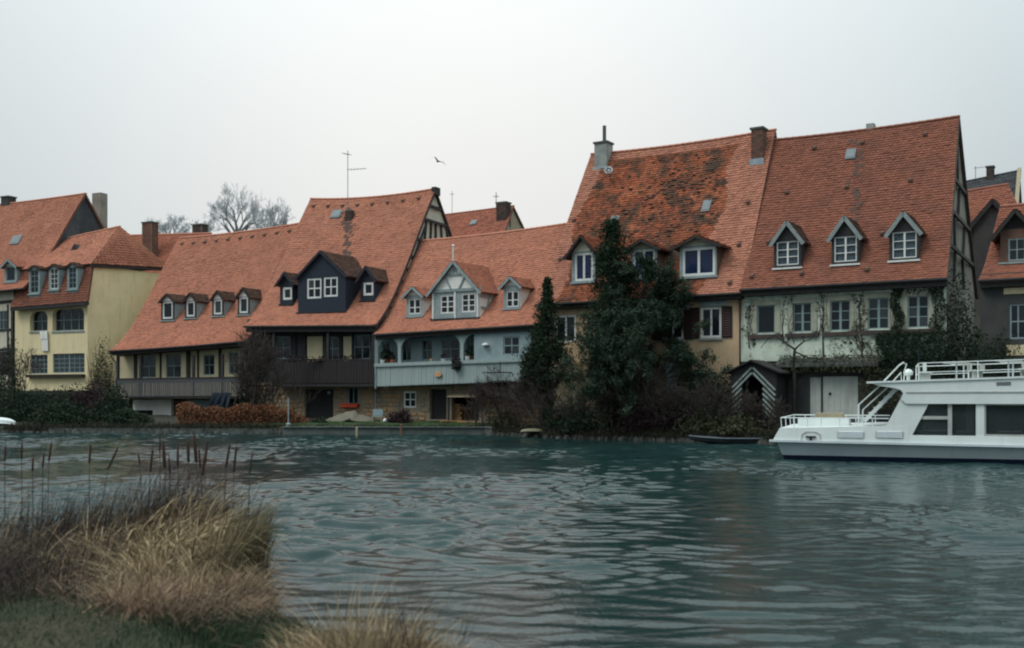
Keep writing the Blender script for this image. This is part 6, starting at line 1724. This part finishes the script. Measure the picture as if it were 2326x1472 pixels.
# --- left side
leafy_bush("olive_shrub", "tall olive shrub against the yellow side wall", on(232, 63.5), 1.05, .9, 4.0, 4200, .1, 'olive', 121, twigs=60)
bare_tree("bare_sapling", "bare sapling in front of the round arched opening of the yellow house", on(62, 62), 5.4, 123, mx=5, r=.06, spread=.6, m='bark', mt='twig', wmin=.009, trunk=.4)
leafy_bush("dark_shrub", "dark shrub covering the foot of the timbered house", on(12, 62), 1.4, 1.0, 3.9, 5000, .1, 'ivy', 126, twigs=60)
lab = ["dark bush nearest the white rowing boat", "broad dark bush under the yellow house", "dark reddish bush below the yellow side wall", "dark bush beside the white undercroft wall", "low dark bush at the water's edge under the yellow house", "low dark bush at the water's edge before the white undercroft wall"]
for i, (px, Yd, rx, h, m) in enumerate(((45, 59.5, 2.0, 1.9, 'ivy'), (125, 60.5, 2.2, 1.9, 'ivy'), (200, 60, 1.7, 2.0, 'wine'), (258, 59.3, 1.2, 1.8, 'ivy'), (150, 57.6, 2.4, 1.2, 'ivy'), (290, 57.6, 1.1, .75, 'ivy'))):
    leafy_bush("garden_bush", lab[i], on(px, Yd), rx, 1.0, h, 5000, .1, m, 130 + i, "dark bushes below the yellow house", twigs=40, tm='twig_purple')
q = (on(405, 56.9) + on(665, 56.9)) / 2; hw = (on(665, 56.9) - on(405, 56.9))[0] / 2
leafy_bush("beech_hedge", "long low rusty orange hedge along the water", q, hw, .45, 1.0, 11000, .085, 'hedge', 140, cat="hedge", box=True, twigs=90, tm='twig')
leafy_bush("hedge_end", "rounded lower end of the rusty hedge beside the white post", on(676, 57.2), .7, .5, .55, 700, .11, 'hedge', 141, cat="hedge", twigs=16)
# --- lawn things
leafy_bush("round_bush", "round clipped dark reddish bush on the lawn", on(909, 56.9), .72, .6, .72, 1500, .09, 'wine', 150, twigs=14)
leafy_bush("low_plant", "low dark green plant on the lawn before the plank door", on(725, 57), .5, .3, .3, 300, .09, 'ivy', 151, twigs=6)
leafy_bush("low_plant", "small dark green plant on the lawn below the red flower box", on(792, 57), .3, .25, .25, 200, .09, 'ivy', 152, twigs=6)
e, out = bare_tree("espalier_tree", "small flat trained bare tree in front of the blue balcony", on(1138, 54.4), 3.4, 160, mx=4, r=.05, spread=.8, m='bark', mt='twig', wmin=.01, trunk=.62, nk=4, shrink=.5, up=.02)
for k, (z, l) in enumerate(((2.75, 1.0), (2.3, .7))):
    p = on(1138, 54.4); MB().tube([p + [-l, 0, z], p + [0, 0.02, z + .03], p + [l * .9, 0, z + .02]], [.02, .035, .02], 5).build("limb", M['bark'], e)
for i, (px, Yd, H) in enumerate(((1100, 55.3, 2.2), (1150, 54.9, 2.6), (1185, 54.0, 2.4))):
    bare_tree("bare_shrub", ("thin bare shrub next to the firewood", "brown bare shrub below the trained tree", "tangled bare shrub at the end of the lawn")[i], on(px, Yd), H, 170 + i, mx=4, r=.022, spread=.5, m='twig', mt='twig', wmin=.007, trunk=.5, cat="shrub", stems=6)
leafy_bush("low_bush", "mossy green low bush at the end of the lawn", on(1145, 54.9), .9, .5, .8, 900, .1, 'olive', 175, twigs=14)
leafy_bush("window_plant", "straggling brown plants spilling over the brown balcony rail", np.array(R2.world(R2.hit(735, 822, -.95))), 2.2, .15, .35, 500, .1, 'wine', 177, cat="plant", twigs=10, box=True)
# --- climbers on the green plaster house
def climber(name, label, patches, w, m, size, seed, stems=()):
    g = np.random.default_rng(seed)
    o = R1.hit(patches[0][0], patches[0][2], w); e = thing(name, label, "climber", R1, o)
    P = []
    for (x0, x1, y0, y1, n, th_) in patches:
        xs_, ys_ = g.uniform(0, 1, n), g.uniform(0, 1, n)
        for a, b in zip(xs_, ys_):
            px = x0 + (x1 - x0) * a + 6 * math.sin(b * 9 + x0); q = R1.hit(px, y0 + (y1 - y0) * b, w - g.uniform(0, th_)); P.append(q)
    ln = []
    for pts in stems: 
        q = [R1.hit(x, y, w - .02) for x, y in pts]; ln.append((q, [.045 * (1 - .6 * i / len(q)) for i in range(len(q))], 1))
    for k in range(14):
        x0, x1, y0, y1, n, _ = patches[k % len(patches)]; a = g.uniform(x0, x1); q = [R1.hit(a + g.normal(0, 5) , y1 - (y1 - y0) * f, w - .03) for f in (0, .35, .7, 1)]; ln.append((q, [.02, .016, .012, .008], 1))
    twig_ribbons(ln, e, 'twig', "stem", .008, kind="stuff")
    cards(np.array(P), size, m, e, "foliage", aspect=1.3)
    return e
climber("ivy", "dark ivy spreading over the right half of the green plaster front", [(1995, 2155, 752, 850, 6000, .35), (2025, 2050, 650, 760, 900, .2), (2115, 2150, 655, 760, 700, .15), (2040, 2140, 640, 668, 260, .15), (1990, 2030, 790, 850, 400, .3)], -.02, 'ivy', .085, 201)
climber("creeper", "sparse brown creeper threading between the pale green front's windows", [(1855, 1880, 660, 760, 90, .08), (1940, 1968, 668, 790, 240, .1), (1690, 1710, 680, 790, 90, .06), (1780, 1798, 670, 780, 70, .06), (1890, 1990, 765, 815, 160, .1)], -.02, 'olive', .1, 202, stems=[[(1955, 850), (1958, 780), (1950, 700), (1960, 662)], [(1870, 815), (1868, 740), (1872, 670)]])
climber("ivy", "heavy mass of dark creeper over the canopy ledge of the ground floor", [(1765, 2000, 806, 846, 2200, .5), (1955, 2075, 840, 930, 2000, .3)], -.25, 'olive', .08, 203)
g_ = np.random.default_rng(5)
e = thing("grape_vine", "gnarled bare vine forking on the pale green wall beside the shed", "vine", R1, R1.hit(1803, 900, -.5))
ln = []
for pts, r_ in (([(1803, 935), (1805, 860), (1803, 815), (1806, 792)], .085), ([(1806, 794), (1790, 783), (1768, 768), (1762, 760)], .05), ([(1806, 793), (1818, 782), (1826, 776), (1824, 762)], .045), ([(1779, 775), (1777, 745), (1782, 715)], .03), ([(1808, 800), (1835, 812), (1870, 816)], .04), ([(1790, 783), (1780, 800), (1790, 812)], .025), ([(1803, 830), (1775, 826), (1740, 835)], .035), ([(1826, 776), (1845, 770), (1858, 745)], .02), ([(1762, 760), (1745, 770), (1728, 790)], .02)):
    q = [R1.hit(x, y, -.5) for x, y in pts]; ln.append((q, [r_ * (1 - .4 * i / len(q)) for i in range(len(q))], 1))
mb = MB()
for q, r_, _ in ln: mb.tube(q, r_, 6)
mb.build("stem", M['bark'], e)
leafy_bush("ivy_column", "tall dark ivy column filling the lane at the corner of the green plaster house", np.array([*R1.world(R1.hit(2190, 850, .4))[:2], .6]), 1.05, .9, 5.6, 9000, .09, 'ivy', 210, twigs=10, power=.35)
leafy_bush("ivy_column", "dark overgrown bush before the corner house", np.array([*R1.world(R1.hit(2255, 850, -.6))[:2], .6]), 1.1, .8, 4.0, 6000, .09, 'ivy', 212, twigs=10, power=.35)

# ------------------------------------------------------------------ near bank: dead grass, reeds, cattails, rough lawn
M['straw'] = mat("dead_straw_grass", (0.36, 0.275, 0.16), (0.20, 0.155, 0.10), 1.8, .9, island=.6, spec=0.06)
M['strawdark'] = mat("brown_dead_stalk", (0.06, 0.048, 0.038), (0.035, 0.03, 0.028), 1.4, .9, island=.45, spec=0.06)
M['fluff'] = mat("pinkish_dead_grass", (0.22, 0.15, 0.10), (0.10, 0.075, 0.058), 2.2, .9, island=.55, spec=0.06)
M['reedgreen'] = mat("fading_reed_leaf", (0.09, 0.085, 0.05), (0.16, 0.125, 0.075), 3.0, .9, island=.4, spec=0.06)
M['lawn'] = mat("rough_lawn_grass", (0.018, 0.036, 0.019), (0.03, 0.038, 0.022), 1.1, .9, island=.4, spec=0.06)
M['weeds'] = mat("dark_bank_weed", (0.03, 0.034, 0.024), (0.045, 0.04, 0.03), .9, .9, island=.5, spec=0.06)
M['lawnfar'] = mat("winter_lawn_grass", (0.05, 0.09, 0.035), (0.075, 0.085, 0.04), .9, .9, island=.4, spec=0.06)
M['cattail'] = mat("cattail_brown", (0.055, 0.032, 0.025), (0.04, 0.024, 0.02), 6, .9, spec=0.06)
def blades(name, XY, H, W, lean, droop, m, seed, wind=(.25, 0), seg=4, zf=None):
    g = np.random.default_rng(seed); n = len(XY)
    H = H * g.uniform(.6, 1.25, n); a = g.uniform(0, 2 * math.pi, n)
    D = (np.stack([np.cos(a), np.sin(a)], 1) * (lean * g.uniform(.2, 1.6, n))[:, None] if isinstance(lean, float) else lean) + np.array(wind)
    side = np.stack([-np.sin(a + .6), np.cos(a + .6)], 1)
    z0 = (near_z(XY[:, 0], XY[:, 1]) if zf is None else zf) - .04
    dr = droop * g.uniform(.2, 1.5, n)
    L, Rr = [], []
    for s in np.linspace(0, 1, seg + 1):
        c = XY + D * (H * s ** 1.7)[:, None]
        z = z0 + H * (s - dr * s ** 2.6)
        w = (W * (1 - .85 * s))
        L.append(np.concatenate([c - side * w * .5, z[:, None]], 1)); Rr.append(np.concatenate([c + side * w * .5, z[:, None]], 1))
    V = np.stack(L + Rr, 1).reshape(-1, 3); b = np.arange(n) * (2 * (seg + 1)); F = []
    for i in range(seg): F.append(np.stack([b + i, b + seg + 1 + i, b + seg + 2 + i, b + i + 1], 1))
    return np_object(name, V, np.concatenate(F), M[m], kind="stuff")
def spot(cx_, cy, rx, ry, n, g): 
    q = g.normal(0, .5, (n, 2)) * [rx, ry] + [cx_, cy]; return q[(shore_y(q[:, 0]) - q[:, 1]) > .05]
g = np.random.default_rng(77)
def band(n, x0, x1, d0, d1, g, clump=0.0):
    x = g.uniform(x0, x1, n); y = shore_y(x) - g.uniform(d0, d1, n)
    q = np.stack([x, y], 1)
    if clump:
        k = g.integers(0, n, max(1, n // 40)); q = q[k][g.integers(0, len(k), n)] + g.normal(0, clump, (n, 2)); q = q[(shore_y(q[:, 0]) - q[:, 1]) > -.15]
    return q
def tussocks(name, C, per, rad, H, W, m, seed, droop=.55, out=1.0, wind=(.08, 0)):
    """fountain shaped tufts: blades lean outwards from each centre"""
    g = np.random.default_rng(seed); XY, D, HH = [], [], []
    for c in C:
        k = int(per * g.uniform(.6, 1.4)); o = g.normal(0, rad * g.uniform(.7, 1.3), (k, 2)); h = H * g.uniform(.65, 1.3)
        XY.append(c + o); D.append(o / rad * .42 * out + g.normal(0, .22, (k, 2)) + g.normal(0, .22, 2)); HH.append(np.full(k, h) * np.clip(1 - .25 * (np.hypot(o[:, 0], o[:, 1]) / rad), .35, 1))
    XY, D, HH = np.concatenate(XY), np.concatenate(D), np.concatenate(HH)
    ok = shore_y(XY[:, 0]) - XY[:, 1] > -.1
    return blades(name, XY[ok], HH[ok], W, D[ok], droop, m, seed + 1, wind)
def centres(n, x0, x1, y0, y1, g): return np.stack([g.uniform(x0, x1, n), g.uniform(y0, y1, n)], 1)
# tall reeds and stalks along the water's edge
blades("dead_reeds", band(1500, -13, -5.2, -.2, 2.2, g, .16), .50, .012, .3, .25, 'strawdark', 31)
blades("dead_reeds", band(1900, -5.6, -3.5, -.2, 2.2, g, .16), .82, .012, .25, .18, 'strawdark', 1)
blades("dead_reeds", band(900, -9, -3.4, 0, 3, g, .3), .6, .012, .4, .3, 'straw', 21)
blades("reed_leaves", np.concatenate([spot(-2.98, 11.7, .13, 1.1, 750, g), band(400, -9, -3.2, -.1, 1, g)]), .74, .016, .13, .10, 'reedgreen', 3)
tussocks("dead_grass", np.concatenate([centres(36, -4.6, -3.3, 10.6, 13.4, g), centres(16, -3.7, -3.05, 9.8, 11.6, g)]), 115, .15, .92, .015, 'straw', 2, .75, .9)
blades("bent_reeds", np.concatenate([spot(-3.85, 12.4, .55, 1.3, 900, g), spot(-3.5, 11.2, .35, .9, 600, g), spot(-5.2, 13.6, 1.2, 1.2, 220, g)]), 1.02, .024, .42, .95, 'straw', 61, seg=6)
blades("bent_reeds", np.concatenate([spot(-4.0, 12.4, .7, 1.6, 300, g), spot(-5.0, 13.2, 1.6, 1.6, 260, g)]), 1.1, .02, .5, .7, 'strawdark', 62, seg=6)
blades("bent_reeds", spot(-4.1, 12.9, .55, .8, 420, g), 1.2, .02, .3, .8, 'straw', 63, seg=6)
tussocks("dead_grass", centres(16, -7.5, -4.0, 13.5, 15.6, g), 120, .16, .62, .013, 'straw', 24, .5, .8)
# low fluffy tussocks in the middle
tussocks("dead_grass_tussock", np.concatenate([centres(26, -3.5, -2.5, 8.4, 10.4, g), centres(14, -4.2, -3.0, 10, 12, g)]), 230, .2, .42, .0085, 'fluff', 4, .75, 1.2)
tussocks("dead_grass_tussock", centres(18, -3.4, -2.5, 8.6, 10.8, g), 130, .17, .46, .009, 'straw', 5, .75, 1.1)
# dark tangle at the far side
tussocks("dead_stalks", np.concatenate([centres(70, -7.5, -3.6, 8.6, 14, g)]), 110, .24, .50, .010, 'strawdark', 6, .6, 1.2)
blades("dead_stalks", spot(-5.2, 10.5, 1.5, 2.4, 2600, g), .62, .009, .8, .4, 'strawdark', 26)
tussocks("dead_grass_tussock", centres(12, -6.5, -3.8, 9, 13, g), 90, .2, .45, .009, 'fluff', 27, .7, 1.2)
# clump at the lower edge
tussocks("near_bank_clump", centres(13, -1.5, -.72, 7.0, 7.75, g), 210, .15, .70, .009, 'straw', 7, .4, .8, (.1, 0))
tussocks("near_bank_clump", centres(9, -1.6, -.65, 6.9, 7.7, g), 170, .17, .54, .008, 'fluff', 8, .6, 1.0)
blades("near_bank_clump", spot(-.85, 7.3, .5, .3, 150, g), .80, .006, .35, .15, 'strawdark', 9, wind=(.15, 0))
tussocks("near_bank_clump", centres(2, .0, .2, 6.8, 7.1, g), 30, .1, .3, .007, 'fluff', 29, .5, .8)
blades("near_bank_grass", np.stack([g.uniform(-5.5, 1.5, 60000), g.uniform(6.2, 9.8, 60000)], 1), .09, .009, .6, .4, 'lawn', 10, seg=2)
blades("near_bank_grass", np.concatenate([spot(-1.9, 8.0, .4, .5, 2600, g), spot(-2.3, 8.6, .5, .8, 2200, g)]), .17, .009, .5, .3, 'lawn', 11)
# rough weeds overhanging the far bank's edge
xw = np.concatenate([g.uniform(-27, -12.2, 6000), g.uniform(-1.0, 14, 9000)])
yw = np.interp(xw, EX, EY) + np.abs(g.normal(0, .55, len(xw))) - .12
blades("far_bank_weeds", np.stack([xw, yw], 1), .42, .03, .55, .9, 'weeds', 40, wind=(0, -.25), seg=3, zf=np.interp(yw - np.interp(xw, EX, EY), [-.2, 0, 1, 5], [.1, .28, .42, .6]))
xw = g.uniform(-14.2, -1.2, 9000); yw = np.interp(xw, EX, EY) + g.uniform(.5, 3.6, len(xw))
blades("far_bank_grass", np.stack([xw, yw], 1), .10, .03, .5, .3, 'lawnfar', 41, seg=2, zf=np.interp(yw - np.interp(xw, EX, EY), [0, 1, 5], [.36, .48, .66]))
blades("dead_stalks", np.concatenate([spot(-4.2, 12.7, .8, .9, 900, g), np.stack([g.uniform(-6.6, -4.8, 160), g.uniform(12.3, 13.8, 160)], 1)]), 1.12, .008, .16, .06, 'strawdark', 66, seg=3)
# cattails, one by one
CT = [(13, 1013, 11, 1047), (50, 1007, 49, 1042), (75, 1040, 74, 1070), (100, 1030, 97, 1060), (117, 1007, 111, 1048), (206, 1010, 203, 1052), (268, 1017, 245, 1066), (314, 1030, 318, 1054), (347, 1020, 341, 1072), (364, 985, 363, 1030), (371, 1006, 374, 1062), (404, 1012, 404, 1060), (427, 1000, 428, 1050), (441, 987, 446, 1050), (471, 1003, 466, 1052), (464, 1038, 460, 1080), (522, 1010, 513, 1062), (537, 1013, 531, 1073), (573, 1033, 567, 1075), (384, 1040, 386, 1075), (452, 1020, 455, 1062)]
wh = ["by the picture's edge", "second from the picture's edge", "third from the edge, set low", "low and dark, fourth from the edge", "tilted right, fifth from the edge", "standing alone before the quay", "slanting strongly to the side", "short and thin beside the slanting one", "leaning right at the start of the group", "tallest of the thin ones in the group", "thick and straight in the group", "slender in the middle of the group", "left of the tallest thick pair", "tallest and thickest of the pair", "leaning right beyond the thick pair", "low behind the thick pair", "long dark one standing apart", "leaning beside the long dark one", "rightmost and thinnest", "low and half hidden in the group", "close behind the thickest one"]
for i, (x0, y0, x1, y1) in enumerate(CT):
    Yd = 12.6 + .9 * math.sin(i * 2.3) + (1.5 if x0 < 210 else 0)
    t, b = np.array(at(x0, y0, Yd)), np.array(at(x1, y1, Yd)); gz = float(near_z(b[0], Yd)) - .05
    base = np.array([b[0] + (b[0] - t[0]) * 1.6, Yd, gz])
    e = thing("cattail", "brown cattail " + wh[i], "cattail", W0, base, "cattails standing up from the dead reeds")
    MB().tube([base, (base + b) / 2 + [.01, 0, 0], b, t, t + (t - b) * .35], [.007, .006, .005, .004, .002], 5).build("stalk", M['strawdark'], e)
    d = t - b; rr = .010 if i in (7, 18, 9) else (.018 if i in (10, 13, 12) else .0135)
    MB().tube([b - d * .02, b + d * .04, b + d * .5, t - d * .06, t], [.005, rr, rr * 1.08, rr * .95, .005], 8).build("seed_head", M['cattail'], e, smooth=True)
